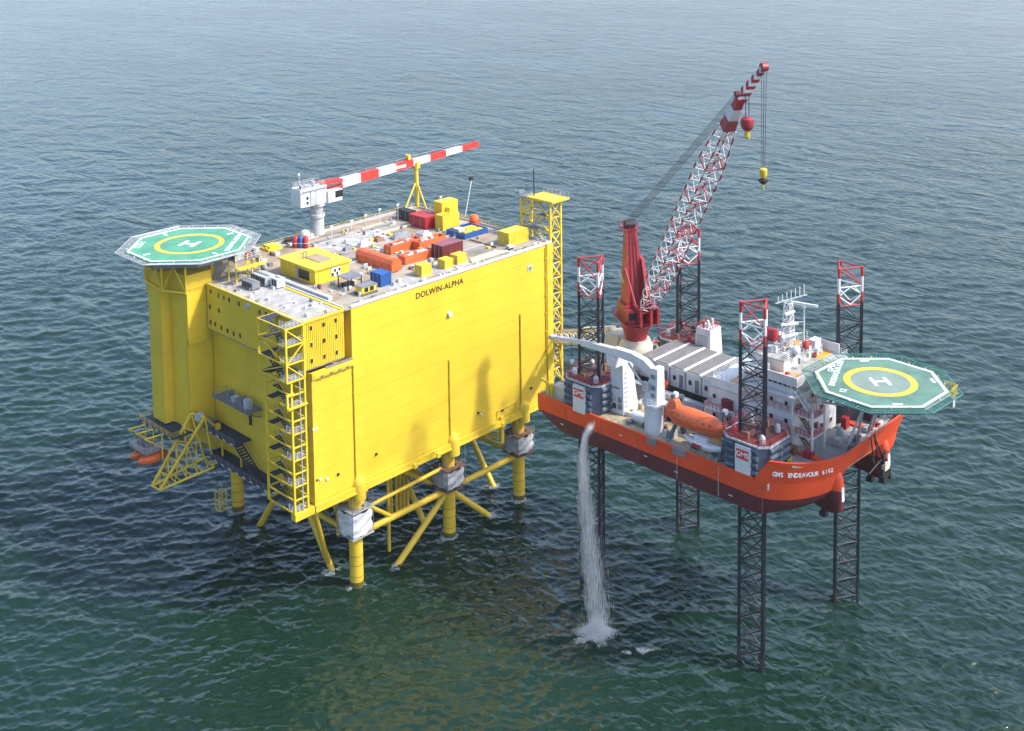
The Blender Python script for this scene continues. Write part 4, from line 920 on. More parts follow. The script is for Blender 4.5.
MB().rail([(38.9, -20.4, DZ), (38.9, -26, DZ)], 1.1, 1.3, .04, 2).rail([(38.9, -36, DZ), (38.9, -60, DZ)], 1.1, 1.6, .04, 2).rail([(38.9, -20.4, DZ), (74, -20.4, DZ)], 1.1, 1.6, .04, 2).rail([(74, -20.4, DZ), (74, -62, DZ)], 1.1, 1.8, .04, 2).build('deck_railing', GRY, vs_)
# weld seams and fittings along the hull side
for y in np.arange(-27, -70, -8.4): slab('hull_seam', 38.46, 38.52, y-.04, y+.04, 29.4, DZ+.1, RUST if int(y) % 2 else GRY, vs_)
for (y, z) in ((-26, 30.8), (-40, 33.2), (-45.5, 31.2), (-52, 30.6), (-63, 30.4)): slab('hull_mark', 38.44, 38.5, y-.35, y+.35, z-.08, z+.08, WHT, vs_)
for (y, w) in ((-47.0, 1.8), (-52.8, 2.6), (-70.2, .1)): slab('side_fender', 38.0, 38.6, y-w/2, y+w/2, DZ-.5, DZ+.5, GRD, vs_)
p = P(800, 464.5, X=40.3); 
# name on the bow curve, letter by letter along the plating
zn = 36.35; f_ = (zn-DZ-.25)/4.9
cur = [Vector((base[i][0]*(1-f_)+topo[i][0]*f_, base[i][1]*(1-f_)+topo[i][1]*f_, 0)) for i in ids]
cl = [0.]
for a, b in zip(cur, cur[1:]): cl.append(cl[-1]+(b-a).length)
def on_curve(s):
    for k in range(len(cl)-1):
        if cl[k+1] >= s: break
    t = (s-cl[k])/(cl[k+1]-cl[k]); return cur[k].lerp(cur[k+1], t), (cur[k+1]-cur[k]).normalized()
txt = 'GMS ENDEAVOUR 6102'; s0 = 3.3; adv = .57
for k, ch in enumerate(txt):
    if ch == ' ': continue
    p, t = on_curve(s0+k*adv); nn = Vector((t.y, -t.x, 0))
    if nn.dot(Vector((-1, -1, 0))) < 0: nn = -nn
    lettering('letter', ch, 1.05, Vector((p.x, p.y, zn))+nn*.09, t, (-nn.x*.28, -nn.y*.28, 1) if False else (0, 0, 1), LETW, vs_, 1, .85, .05)
p, t = on_curve(s0+6*adv); nn = Vector((t.y, -t.x, 0)); nn = nn if nn.dot(Vector((-1, -1, 0))) > 0 else -nn
for k in range(4):
    p, t = on_curve(s0+(5.2+k*.9)*adv); MB().obox((p.x+nn.x*.22, p.y+nn.y*.22), t, nn, .27, .12, 37.75, 38.1).build('welded_number', TEAL, vs_)
# twin skegs below the bow, with a white patch on the nose
for x in (49.6, 65.2):
    nn_ = 14; q = nn_+2; vs = []; lv = [(28.0, .9, .5), (28.5, 1.15, .9), (30.89, 1.15, 1.0), (32.7, 1.13, .95), (34.0, 1.05, .85), (35.9, .6, .3)]
    def nose(z, w, d_, i, o_=0.): a = math.pi*i/(nn_-1); return (x-(w+o_)*math.cos(a), -75.3-(1.9*d_+o_)*math.sin(a), z)
    for z, w, d_ in lv: vs += [nose(z, w, d_, i) for i in range(nn_)]+[(x+w, -69.0, max(z, 29.0)), (x-w, -69.0, max(z, 29.0))]
    sk = MB().add(vs, [(j*q+i, j*q+(i+1) % q, (j+1)*q+(i+1) % q, (j+1)*q+i) for j in range(len(lv)-1) for i in range(q)]+[tuple(range(q)), tuple(range((len(lv)-1)*q, len(lv)*q))]).build('skeg', HULL, vs_, smooth=True)
    r0 = [nose(30.2, 1.15, 1.0, i, .03) for i in range(5, nn_-1)]; r1 = [nose(32.6, 1.13, .955, i, .03) for i in range(5, nn_-1)]; k_ = len(r0)
    MB().add(r0+r1, [(i, i+1, k_+i+1, k_+i) for i in range(k_-1)]).build('nose_patch', WHT, sk, smooth=True)
    MB().lathe((x-.3, -73.8, 0), [(.35, 28.8), (.35, 27.4), (.6, 27.2), (.6, 26.8), (.2, 26.6)], 12).build('thruster', BLK, vs_, smooth=True)
    MB().box(x-.95, x+.35, -74.4, -73.2, 26.7, 27.5).build('thruster_nozzle', BLK, vs_, bevel=.2)

# ------------------------------------------------------------------ legs
def leg(cx, cy, mir, label):
    o = bpy.data.objects.new('leg', None); COL.objects.link(o); place(o, Matrix.Translation((cx, cy, 0)), vs_); o['label'] = label
    an = [120, 240, 0] if not mir else [60, 300, 180]
    ch = [(cx+2.65*math.cos(math.radians(a)), cy+2.65*math.sin(math.radians(a))) for a in an]
    seg = [(-18, 3, paint('leg_wet', (.05, .042, .04), .4, .4, .3, (90, 60, 45), linear=True, scale=.8) if 'leg_wet' not in MATS else MATS['leg_wet'], .23), (3, 55.6, LEGK, .23), (55.6, 57.4, RED, .25), (57.4, 60.2, WHT, .25), (60.2, 62.0, RED, .27)]
    for x, y in ch:
        for a, b, m_, r in seg: bar('chord', (x, y, a), (x, y, b), r, m_, o, 8)
        for s in (-1, 1): slab('rack', x-.05, x+.05, y+s*.24-.07, y+s*.24+.07, -6, 55.5, LEGK, o)
    bay = 3.4; k = 0; z = 62-bay
    while z > -10:
        zt = z+bay
        for i in range(3):
            p, q = ch[i], ch[(i+1) % 3]
            mt = RED if k == 0 else WHT if k == 1 else RED if k == 2 and False else LEGK
            mh = RED if k in (0, 2) else LEGK if k > 2 else WHT
            bar('horizontal', (*p, zt-.15), (*q, zt-.15), .13, RED if k in (0, 2) else mh, o)
            if k == 1: 
                md = ((p[0]+q[0])/2, (p[1]+q[1])/2); bar('diagonal', (*p, z+bay/2), (*md, zt-.2), .13, mt, o); bar('diagonal', (*q, z+bay/2), (*md, zt-.2), .13, mt, o); bar('diagonal', (*p, z+bay/2), (*md, z), .13, mt, o); bar('diagonal', (*q, z+bay/2), (*md, z), .13, mt, o)
            else:
                a, b = (p, q) if (k+i) % 2 else (q, p)
                bar('diagonal', (*a, z), (*b, zt-.2), .13, mt, o)
                if k > 2: bar('diagonal', (*b, z), (*a, zt-.2), .10, mt, o)
        k += 1; z -= bay
    return o
NLc, NRc, FLc, FRc = (43.0, -29.9), (43.2, -64.8), (70.0, -30.9), (70.2, -65.9)
leg(*NLc, False, 'lattice leg at the stern corner nearest yellow platform, beside falling water')
leg(*NRc, False, 'lattice leg at the near side of the bow beside the white superstructure')
leg(*FLc, True, 'lattice leg behind the red crane boom on far side of hull')
leg(*FRc, True, 'lattice leg behind the ship helideck on far side of hull')

# ------------------------------------------------------------------ jack houses
SLATE = paint('jackhouse_slate', (.065, .09, .125), .5, .25, .15, linear=True)
def jackhouse(cx, cy, near, sign):
    jh = MB(); w, d_, c = 4.0, 4.2, 1.3
    pl = [(cx-w, cy-d_+c), (cx-w+c, cy-d_), (cx+w-c, cy-d_), (cx+w, cy-d_+c), (cx+w, cy+d_-c), (cx+w-c, cy+d_), (cx-w+c, cy+d_), (cx-w, cy+d_-c)]
    o = jh.prism(pl, DZ, 39.7).build('jack_house', SLATE, vs_)
    z = 39.7; big = [(cx+(x-cx)*1.07, cy+(y-cy)*1.07) for x, y in pl]
    MB().prism(big, z+.01, z+.3).build('house_rim', GRY, o); MB().prism(pl, z+.31, z+.36).build('house_top', paint('house_top_red', (.10, .035, .03), .7, .3, linear=True) if 'house_top_red' not in MATS else MATS['house_top_red'], o)
    MB().rail([(*p, z+.3) for p in big], 1.15, 1.1, .05, 2, True).build('house_railing', RED, o)
    # jacking cylinders on the bow-facing and outer sides
    for s in (-1, 1):
        for k in range(4):
            zz = DZ+.9+k*1.25
            MB().tube((cx-w+1.1, cy+s*(d_+.05), zz), (cx+w-1.1, cy+s*(d_+.05), zz), .55, 12).build('jack_cylinder', SLATE, o, smooth=True)
            slab('cylinder_band', cx-.12, cx+.12, cy+s*(d_+.62)-.03, cy+s*(d_+.62)+.03, zz-.35, zz+.35, GRY, o)
    for s in ((-1,) if near else (1,)):
        for k in range(4):
            zz = DZ+.9+k*1.25
            MB().tube((cx+s*(w+.02), cy+1.5, zz), (cx+s*(w+.02), cy+d_-1.0, zz), .45, 10).build('jack_cylinder', SLATE, o, smooth=True)
            MB().tube((cx+s*(w+.02), cy-2.9, zz), (cx+s*(w+.02), cy-1.8, zz), .45, 10).build('jack_cylinder', SLATE, o, smooth=True)
    if sign:
        x = cx-w-.5; sy = cy-.2
        b = slab('sign_board', x-.1, x+.3, sy-1.6, sy+1.3, DZ-.1, 39.4, WHT, o)
        slab('sign_field', x-.13, x-.1, sy-1.3, sy+1.0, 37.2, 38.8, LETR, b)
        lettering('sign_lettering', 'GMS', 1.25, (x-.15, sy-.15, 38.0), (0, -1, 0), (0, 0, 1), LETW, b, 1.0, .95, .01)
    for (dx, dy) in ((-2.4, 2.6), (2.6, -2.4), (2.7, 2.7), (-2.6, -2.8)): MB().lathe((cx+dx, cy+dy, z+.37), [(.5, 0), (.5, .9), (.2, 1.3)], 10).build('jack_motor', random.choice([GRD, RED, GRY]), o, smooth=True)
    for s in (-1, 1): slab('guide_block', cx+s*2.9-.3, cx+s*2.9+.3, cy-.5, cy+.5, z+.37, z+1.5, RUST, o)
for c, nr in ((NLc, True), (NRc, True), (FLc, False), (FRc, False)): jackhouse(*c, nr, nr)

# ------------------------------------------------------------------ superstructure
def storey(x0, x1, y0, y1, z0, z1, name='storey'): return slab(name, x0, x1, y0, y1, z0, z1, WHT, vs_)
storey(50.5, 64.4, -67.4, -49.2, DZ+.01, 38.3); storey(50.55, 64.3, -67.3, -50.3, 38.32, 41.6); storey(50.6, 62, -57.0, -50.6, 41.62, 43.2); storey(50.6, 64.2, -67.2, -57.02, 41.62, 44.4)
slab('deck_edge', 50.2, 64.6, -67.6, -49.0, 38.3, 38.36, GRY, vs_) if False else None
slab('deck_edge', 50.3, 64.5, -67.55, -50.0, 41.56, 41.66, GRY, vs_)
slab('deck_edge', 49.6, 65.6, -68.0, -56.6, 44.4, 44.6, WHT, vs_)
# bridge with its window band and orange floored wings
slab('wheelhouse', 51.0, 66.0, -67.0, -57.0, 44.62, 45.6, WHT, vs_); slab('window_band', 51.1, 65.9, -66.9, -57.1, 45.6, 46.4, WIN, vs_)
for k in range(11): slab('window_mullion', 51.04, 51.1, -66.8+k*.95, -66.6+k*.95, 45.6, 46.4, WHT, vs_)
slab('bridge_top', 50.0, 67.0, -68.2, -57.0, 46.42, 46.8, WHT, vs_)
slab('orange_floor', 50.3, 54.2, -67.9, -63.8, 46.8, 46.84, ORD, vs_); slab('white_floor', 54.21, 62.4, -67.9, -63.8, 46.8, 46.83, ROOFW, vs_); slab('orange_floor', 62.41, 66.7, -65.4, -63.8, 46.8, 46.84, ORD, vs_); slab('orange_floor', 50.3, 53.0, -63.78, -60, 46.8, 46.84, ORD, vs_); slab('orange_floor', 62.5, 64.4, -63.78, -58, 46.8, 46.84, ORD, vs_)
m = MB(); m.box(50.0, 50.2, -68.2, -60, 46.82, 48); m.box(50.21, 58, -68.2, -68, 46.82, 48); m.build('wing_bulwark', WHT, vs_)
slab('bridge_house', 53.2, 62.4, -63.7, -57.3, 46.82, 48.8, WHT, vs_); slab('bridge_roof', 52.8, 62.9, -64.0, -57.0, 48.8, 49.0, ROOFW, vs_)
slab('orange_floor', 58, 62.5, -63.6, -60, 49.0, 49.03, ORD, vs_)
for (x, y, w, h) in ((55, -60, 1.2, 1.0), (57.6, -62.6, 1, .8), (60.6, -58.5, 1.6, 1.2), (54, -58, .8, 1.4)): slab('roof_locker', x-w/2, x+w/2, y-w/2, y+w/2, 49.04, 49.04+h, random.choice([WHT, GRY]), vs_)
MB().rail([(52.9, -57.1, 49), (52.9, -63.9, 49), (62.8, -63.9, 49), (62.8, -57.1, 49)], 1.1, 1.2, .045, 2, True).build('roof_railing', WHT, vs_)
MB().rail([(58, -68.1, 46.84), (66.9, -68.1, 46.84), (66.9, -57.1, 46.84)], 1.1, 1.2, .045, 2).build('wing_railing', WHT, vs_)
# windows and doors
for z in (36.6, 40.0, 43.0):
    y_end = -51 if z < 41 else -58
    for y in np.arange(-66, y_end, 2.9): win(50.35, 50.56, y-.4, y+.4, z-.45, z+.45, vs_, WIN, WHT)
    for x in np.arange(53.2, 63.5, 3.1): win(x-.4, x+.4, -67.5, -67.2, z-.45, z+.45, vs_, WIN, WHT)
for y in (-51.5, -57.4, -62.3):
    d_ = slab('door', 50.38, 50.5, y-.5, y+.5, DZ+.1, DZ+2.2, GRY, vs_); slab('handle', 50.33, 50.38, y+.25, y+.35, DZ+1.1, DZ+1.2, BLK, d_)
d_ = slab('door', 57, 58, -67.55, -67.4, DZ+1.2, DZ+3.3, WIN, vs_)
MB().rail([(50.4, -57.4, 41.66), (50.4, -67.4, 41.66), (64.4, -67.4, 41.66)], 1.05, 1.2, .045, 2).build('deck_railing', RED, vs_)
MB().rail([(50.8, -56.8, 43.2), (50.8, -50.8, 43.2), (61.8, -50.8, 43.2)], 1.05, 1.0, .05, 2).build('deck_railing', WHT, vs_)
slab('orange_floor', 51.2, 61, -56.6, -54, 43.2, 43.24, ORD, vs_)
slab('plant_box', 51.2, 52.8, -54.2, -53.0, 38.33, 39.9, MAR, vs_) if False else slab('plant_box', 49.7, 50.4, -55.4, -53.4, 38.4, 40.2, MAR, vs_)
slab('side_balcony', 48.6, 50.45, -57.2, -50.6, 38.2, 38.35, WHT, vs_); MB().rail([(50.4, -50.7, 38.35), (48.7, -50.7, 38.35), (48.7, -57.1, 38.35), (50.4, -57.1, 38.35)], 1.1, .8, .05, 2).build('balcony_railing', RED, vs_)
slab('side_balcony', 48.6, 50.45, -58.2, -50.6, 36.2, 36.3, WHT, vs_)
for y in (-50.8, -54, -57): bar('balcony_post', (48.8, y, DZ), (48.8, y, 39.4), .09, WHT, vs_, 4)
# outside landings at the front corner
lx0, lx1, ly0, ly1 = 49.7, 53.6, -71.3, -67.6
for (x, y) in ((lx0, ly0), (lx1, ly0), (lx0, ly1), (lx1, ly1+.0)): bar('landing_post', (x, y, DZ+1.1), (x, y, 43.2), .14, WHT, vs_, 4)
for z in (38.7, 42.0):
    slab('landing', lx0-.1, lx1+.1, ly0-.1, ly1+.1, z-.15, z, WHT, vs_)
    MB().rail([(lx0, ly1, z), (lx0, ly0, z), (lx1, ly0, z), (lx1, ly1, z)], 1.1, .8, .05, 3).build('landing_railing', RED, vs_)
    f = MB()
    for j in range(10): t_ = (j+.5)/10; f.box(lx0+.5, lx0+1.5, ly0+.4+2.8*t_-.18, ly0+.4+2.8*t_+.18, z-3.1+3.1*t_, z-3.05+3.1*t_)
    f.tube((lx0+.5, ly0+.4, z-3.1), (lx0+.5, ly0+3.2, z), .1, 4); f.tube((lx0+1.5, ly0+.4, z-3.1), (lx0+1.5, ly0+3.2, z), .1, 4); f.build('stair_flight', RUST, vs_)
f = MB()
for j in range(16): t_ = (j+.5)/16; f.box(50.9+.1, 52.1, -67.9-4.2*t_+2, -67.5-4.2*t_+2, 46.6-4.4*t_, 46.66-4.4*t_)
for x in (50.9, 52.2): f.tube((x, -65.8, 46.7), (x, -70.1, 42.1), .16, 4); f.tube((x, -65.8, 47.7), (x, -70.1, 43.1), .05, 4)
f.build('outside_stair', WHT, vs_)
slab('deck_locker', 48.8, 50.0, -71.6, -70.2, DZ+1.1, DZ+2.2, RED, vs_); slab('deck_locker', 45.4, 46.8, -69.4, -68.3, DZ+1.1, DZ+1.9, HYEL, vs_)
for (px, py, mt, h) in ((793, 454, RUST, 1.4), (785, 459, RED, 1.1), (790, 447, RED, 1.6), (840, 440, TEAL, 2.2), (838, 445, GRY, 1.2), (845, 428, RED, 2.0), (857, 440, GRD, .9), (866, 432, GRY, 1.0), (893, 402, YEL2, .5), (900, 400, GRD, 1.2), (880, 418, RED, 1.5), (852, 448, GRD, .6)):
    p = P(px, py, z=DZ+1.13); m = MB(); m.lathe(p, [(.55, 0), (.6, h*.2), (.6, h*.8), (.35, h)], 10) if random.random() < .5 else m.box(p.x-.6, p.x+.6, p.y-.5, p.y+.5, p.z, p.z+h); m.build('deck_fitting', mt, vs_)
# funnel
f = MB().prism([(66.2, -39.6), (70.6, -39.6), (70.6, -35.4), (66.2, -35.4)], DZ, 44.0, [(66.7, -39.2), (70.2, -39.2), (70.2, -35.9), (66.7, -35.9)]); fu = f.build('funnel_casing', WHT, vs_)
for k in range(4): bar('exhaust_pipe', (67.4+.7*k, -37.2-.5*(k % 2), 43.6), (67.4+.7*k, -37.2-.5*(k % 2), 45.3), .28, [RUST, WHT, RED, BEIGE][k], vs_, 8)
MB().rail([(66.8, -39.1, 44), (70.1, -39.1, 44), (70.1, -36, 44), (66.8, -36, 44)], .8, .8, .05, 1, True).build('funnel_railing', RED, vs_)
slab('funnel_grille', 66.35, 66.5, -38.6, -36.4, 40.8, 42.6, GRY, vs_)
# aft deck fittings
p = P(575, 372, z=DZ)
for (x0, x1, y0, y1, h, mt, nm) in ((40.2, 42, -25.2, -22.4, 2.3, BEIGE, 'deck_cabinet'), (42.6, 45, -25.4, -22.6, 2.6, WHT, 'deck_cabinet'), (46.5, 50, -24, -21.5, 1.4, TAN, 'deck_cabinet'), (39.6, 40.2, -22.6, -22, 2.6, YEL2, 'yellow_bollard'), (47, 49, -38, -36.4, 1.0, BEIGE, 'winch_cover'), (42.4, 44.2, -42.2, -40.8, .8, GRY, 'winch_cover'), (52, 53.6, -33, -29, 1.2, GRD, 'hose_rack'), (46, 47.2, -44.2, -43, 1.6, RED, 'hose_reel'), (50, 51.4, -42, -40, 1.3, WHT, 'deck_cabinet'), (60.5, 64, -23.5, -21.5, 1.6, GRY, 'deck_cabinet'), (66, 69, -24.5, -22, 2.2, BEIGE, 'deck_cabinet'), (48.5, 49.9, -33.5, -31.5, 1.1, RUST, 'deck_cabinet')):
    o = MB().box(x0, x1, y0, y1, DZ+.005, DZ+h).build(nm, mt, vs_, bevel=.08)
slab('low_platform', 51, 68, -48.6, -29.6, DZ+.004, DZ+2.4, GDECK, vs_)

# ------------------------------------------------------------------ masts, domes and drums on the bridge roof
rm = thing('radar_mast', 'white lattice radar mast with scanner bars on bridge roof', 'mast', (58, -61.5, 49))
mc = (58.6, -61.2)
for (dx, dy) in ((-.9, -.9), (.9, -.9), (.9, .9), (-.9, .9)): bar('post', (mc[0]+dx, mc[1]+dy, 49), (mc[0]+dx*.55, mc[1]+dy*.55, 57.2), .11, WHT, rm, 6)
for k, z in enumerate((50.6, 52.2, 53.8, 55.4, 57)):
    s = .9-.35*(z-49)/8.2; q = [(-s, -s), (s, -s), (s, s), (-s, s)]
    for i in range(4):
        a, b = q[i], q[(i+1) % 4]; bar('tie', (mc[0]+a[0], mc[1]+a[1], z), (mc[0]+b[0], mc[1]+b[1], z), .07, WHT, rm, 4); bar('tie', (mc[0]+a[0], mc[1]+a[1], z-1.5), (mc[0]+b[0], mc[1]+b[1], z), .06, WHT, rm, 4)
for (z, L, an) in ((51.9, 3.6, .5), (53.9, 3.2, .2), (55.9, 2.6, .7)):
    d_ = Vector((math.cos(an-.8), math.sin(an-.8), 0)); c = V(mc[0]-1.5, mc[1]-1.2, z); bar('crosstree', (mc[0], mc[1], z-.35), c+V(0, 0, -.35), .12, WHT, rm, 4); bar('radar_scanner', c-d_*L/2, c+d_*L/2, .17, WHT, rm, 4)
bar('yard', (mc[0]-1.7, mc[1]+1.5, 57), (mc[0]+2.4, mc[1]-2.2, 58.4), .1, WHT, rm, 4)
for k in range(7): bar('whip_antenna', (mc[0]-1.4+.55*k, mc[1]+1.2-.52*k, 57+.2*k), (mc[0]-1.4+.55*k, mc[1]+1.2-.52*k, 58.2+.35*k), .05, WHT, rm, 4)
rm2 = thing('antenna_post', 'white antenna post with long scanner bar beside the radar mast', 'mast', (60.6, -63.4, 49))
bar('post', (60.8, -63.0, 49), (60.8, -63.0, 56.3), .16, WHT, rm2, 6); bar('radar_scanner', (60.0, -60.8, 56.7), (61.6, -65.2, 56.5), .22, WHT, rm2, 4); slab('scanner_gear', 60.5, 61.1, -63.3, -62.7, 56.0, 56.5, WHT, rm2)
for z in (51.5, 53.5): bar('step_arm', (60.8, -63, z), (59.2, -61.8, z), .08, WHT, rm2, 4)
def dome(px, py, r, lab):
    p = P(px, py, z=49.04); o = thing('satellite_dome', lab, 'satellite dome', p, 'white domes on the bridge roof')
    MB().lathe(p, [(.3, 0), (.3, .5), (r*.8, .6), (r, .6+r*.5), (r*.9, .6+r), (r*.5, .6+r*1.45), (.05, .6+r*1.6)], 14).build('radome', WHC, o, smooth=True); slab('dome_foot', p.x-.4, p.x+.4, p.y-.4, p.y+.4, p.z-.03, p.z+.02, GRY, o)
dome(796, 356, .75, 'white satellite dome in front of the radar mast'); dome(768, 341, .9, 'white satellite dome behind the near lattice leg')
for (px, py, r, L, lab) in ((772, 342, 1.15, 1.6, 'large red drum on the bridge roof left of radar mast'), (806, 350, .7, 1.0, 'small red drum on the bridge roof right of radar mast')):
    p = P(px, py, z=49.04); o = thing('red_drum', lab, 'drum', p, 'red drums on the bridge roof'); MB().lathe(p+V(0, 0, r+.2), [(r*.8, -L/2), (r, -L/2+.1), (r, L/2-.1), (r*.8, L/2)], 16, 'Y').build('drum', RED, o, smooth=True); slab('cradle', p.x-r*.7, p.x+r*.7, p.y-L/2+.1, p.y+L/2-.1, p.z-.02, p.z+.4, GRY, o)
for (px, py, lab) in ((815, 347, 'white box locker beside the small red drum'), ):
    p = P(px, py, z=49.04); o = thing('roof_cabinet', lab, 'locker', p); slab('case', p.x-.9, p.x+.9, p.y-.6, p.y+.6, p.z, p.z+1.4, WHT, o); slab('lid', p.x-1, p.x+1, p.y-.7, p.y+.7, p.z+1.4, p.z+1.5, WHT, o)
slab('wing_screen', 66.8, 67.0, -66.5, -61.5, 46.85, 48.6, WHT, vs_)

for i in range(60):
    x, y = random.uniform(39.6, 51.5), random.uniform(-61, -38.5)
    w, d_, h = random.uniform(.3, 1.2), random.uniform(.3, 1.1), random.uniform(.3, 1.5)
    slab('deck_fitting', x, x+w, y, y+d_, DZ+.01, DZ+h, random.choice([GRY, GRD, DRK, RUST, WHT, SLATE, RED]), vs_)
for i in range(30):
    x, y = random.uniform(46, 73), random.uniform(-29, -21)
    slab('deck_fitting', x, x+random.uniform(.3, 1.3), y, y+random.uniform(.3, 1.1), DZ+.01, DZ+random.uniform(.3, 1.4), random.choice([GRY, GRD, BEIGE, RUST, WHT, YEL2]), vs_)
for i in range(46):
    x, y = random.uniform(51, 66), random.uniform(-67, -57.3)
    z = 49.0 if 53 < x < 62.3 else 46.84
    slab('roof_fitting', x, x+random.uniform(.2, .8), y, y+random.uniform(.2, .8), z+.02, z+random.uniform(.3, 1.3), random.choice([WHT, WHT, GRY, RED, BEIGE]), vs_)
for i in range(9):
    x, y = random.uniform(57, 71), random.uniform(-75, -69)
    slab('deck_fitting', x, x+random.uniform(.3, 1.0), y, y+random.uniform(.3, .9), DZ+1.13, DZ+1.13+random.uniform(.3, 1.3), random.choice([GRY, GRD, RED, WHT, TEAL, ORG]), vs_)

for i in range(14):
    x, y = random.uniform(51.5, 66.3), random.uniform(-66.5, -57.3); z = 49.0 if 53 < x < 62.3 and y > -63.6 else 46.84
    bar('whip_antenna', (x, y, z), (x, y, z+random.uniform(1.5, 4.0)), .045, random.choice([WHT, WHT, GRY]), vs_, 4)
MB().rail([(53.4, -63.4, 48.95), (62.2, -63.4, 48.95)], 1.1, .9, .045, 2).rail([(50.3, -60, 46.84), (50.3, -57.1, 46.84)], 1.1, .9, .05, 2).build('roof_railing', WHT, vs_)
MB().rail([(39.6, -68.6, DZ+1.1), (46, -75.0, DZ+1.1)], 1.0, 1.2, .05, 2).rail([(58, -74.8, DZ+1.1), (70, -74.8, DZ+1.1)], 1.0, 1.2, .05, 2).build('fore_deck_railing', WHT, vs_)
# ------------------------------------------------------------------ ship helideck
sc, sz = (57.2, -79.3), 48.5
sh = thing('helideck', 'dull green octagonal helideck with grey centre over the orange bow', 'helideck', (*sc, 46))
helideck(sh, sc, 10.5, sz, 20.0, HGRN2, [NETG], None)
ring(sc, 4.75, 5.85, sz+.004).build('touchdown_ring', HYEL, sh)
m = MB().prism([(sc[0]+4.75*math.cos(2*math.pi*i/48), sc[1]+4.75*math.sin(2*math.pi*i/48)) for i in range(48)], sz+.002, sz+.014); m.build('touchdown_disc', HGRY, sh)
hmark(sh, sc, sz+.012, (math.cos(math.radians(-42)), math.sin(math.radians(-42))), 2.3, 3.1, .55)
tdir = (.80, .60, 0); tup = (-.60, .80, 0)
lettering('deck_name', 'GMS', 1.3, (sc[0]-.4, sc[1]+8.6, sz+.012), (.93, .36, 0), (-.36, .93, 0), LETW, sh, 1.1, 1.2, .006)
lettering('deck_name', 'ENDEAVOUR 6102', 1.35, (sc[0]-1.6, sc[1]+7.0, sz+.012), (.93, .36, 0), (-.36, .93, 0), LETW, sh, 1.0, 1.0, .006)
lettering('deck_load_mark', '12', 1.5, (sc[0]-7.3, sc[1]+2.6, sz+.012), (.93, .36, 0), (-.36, .93, 0), LETW, sh, 1, 1, .006)
for a in (225, 315, 45):
    an = math.radians(a); flat_rect('chevron_mark', (sc[0]+8.6*math.cos(an), sc[1]+8.6*math.sin(an)), (math.cos(an), math.sin(an)), .5, 1.5, sz+.004, LETW, sh)
for k in range(14):     # plank joints of the aluminium deck
    t_ = -9.2+18.4*k/13; w = min(10.2, 14.3-abs(t_)) - .9
    d_ = Vector((.80, -.60, 0)); n_ = Vector((.60, .80, 0)); c = Vector((*sc, 0))+n_*t_
    for (a, b) in ((-w, -math.sqrt(max(0, 36-t_*t_)) if abs(t_) < 6 else 0), (math.sqrt(max(0, 36-t_*t_)) if abs(t_) < 6 else 0, w)):
        q = c+d_*(a+b)/2; MB().obox((q.x, q.y), d_, n_, abs(b-a)/2, .035, sz+.001, sz+.004).build('plank_joint', NETG, sh)
for i in range(20):
    an = 2*math.pi*i/20; MB().lathe((sc[0]+10.1*math.cos(an), sc[1]+10.1*math.sin(an), sz), [(.13, 0), (.1, .18), (.03, .22)], 8).build('deck_light', random.choice([WHT, YEL2]), sh)
node = V(55.6, -77.2, 44.0)
for t_ in ((50, -77, 47), (56, -84.5, 47), (60, -74, 47), (51, -72, 47), (63, -80, 47)): bar('support_strut', node, t_, .17, GRY, sh, 8)
n2 = V(63.5, -76.5, 44)
for t_ in ((60, -83, 47), (66, -77, 47), (64, -71, 47)): bar('support_strut', n2, t_, .17, GRY, sh, 8)
for (a, b) in ((node, (53.2, -74.9, DZ+1.1)), (node, (58.5, -74.5, DZ+1.1)), (n2, (62, -74.4, DZ+1.1)), (n2, (66, -73.5, DZ+1.1)), (node, (53.5, -67.5, 43)), (n2, (63, -67.5, 43))): bar('support_leg', b, a, .2, GRY, sh, 8)
bar('cross_girder', (46.8, -74, 46.9), (67, -76, 46.9), .3, GRY, sh, 4); bar('cross_girder', (48.5, -84, 46.9), (66, -84, 46.9), .3, GRY, sh, 4)
ep = V(*sc, 0)+Vector((.72, -.69, 0))*1.0
ex = P(948, 392, z=47.6)
slab('escape_platform', ex.x-1.3, ex.x+1.2, ex.y-1.2, ex.y+1.2, 47.3, 47.45, HYEL, sh)
MB().rail([(ex.x-1.2, ex.y-1.1, 47.45), (ex.x+1.1, ex.y-1.1, 47.45), (ex.x+1.1, ex.y+1.1, 47.45)], 1.3, .6, .06, 3).build('escape_railing', YEL2, sh)
slab('escape_cabinet', ex.x-.3, ex.x+.5, ex.y-1.0, ex.y-.3, 45.3, 47.2, GRY, sh)

# ------------------------------------------------------------------ main red crane
mcr = thing('lattice_boom_crane', 'tall red crane with red and white lattice boom on orange ship', 'crane', (58.5, -27.5, DZ))
oc = [(58.5+r*math.cos(a), -27.5+r*math.sin(a)) for r, a in [(4.6, math.pi/8+i*math.pi/4) for i in range(8)]]
ot = [(58.5+(x-58.5)*.72, -27.5+(y+27.5)*.72) for x, y in oc]
MB().prism(oc, DZ+.005, 39.0, ot).build('pedestal_base', BEIGE, mcr)
MB().lathe((58.5, -27.5, 0), [(3.3, 39.0), (3.3, 40.6), (2.9, 41.3), (2.75, 41.9)], 24).build('pedestal_collar', BEIGE, mcr, smooth=True)
MB().lathe((58.5, -27.5, 0), [(2.1, 41.9), (2.5, 43.6), (2.9, 44.7), (2.9, 45.0)], 24).build('slew_ring', CRR, mcr, smooth=True)
hf = Vector((-.50, -.866, 0)); hs = Vector((.866, -.50, 0)); up = V(0, 0, 1); c0 = V(58.5, -27.5, .6)
def L(f_, s_, z): return c0+hf*f_+hs*s_+up*z
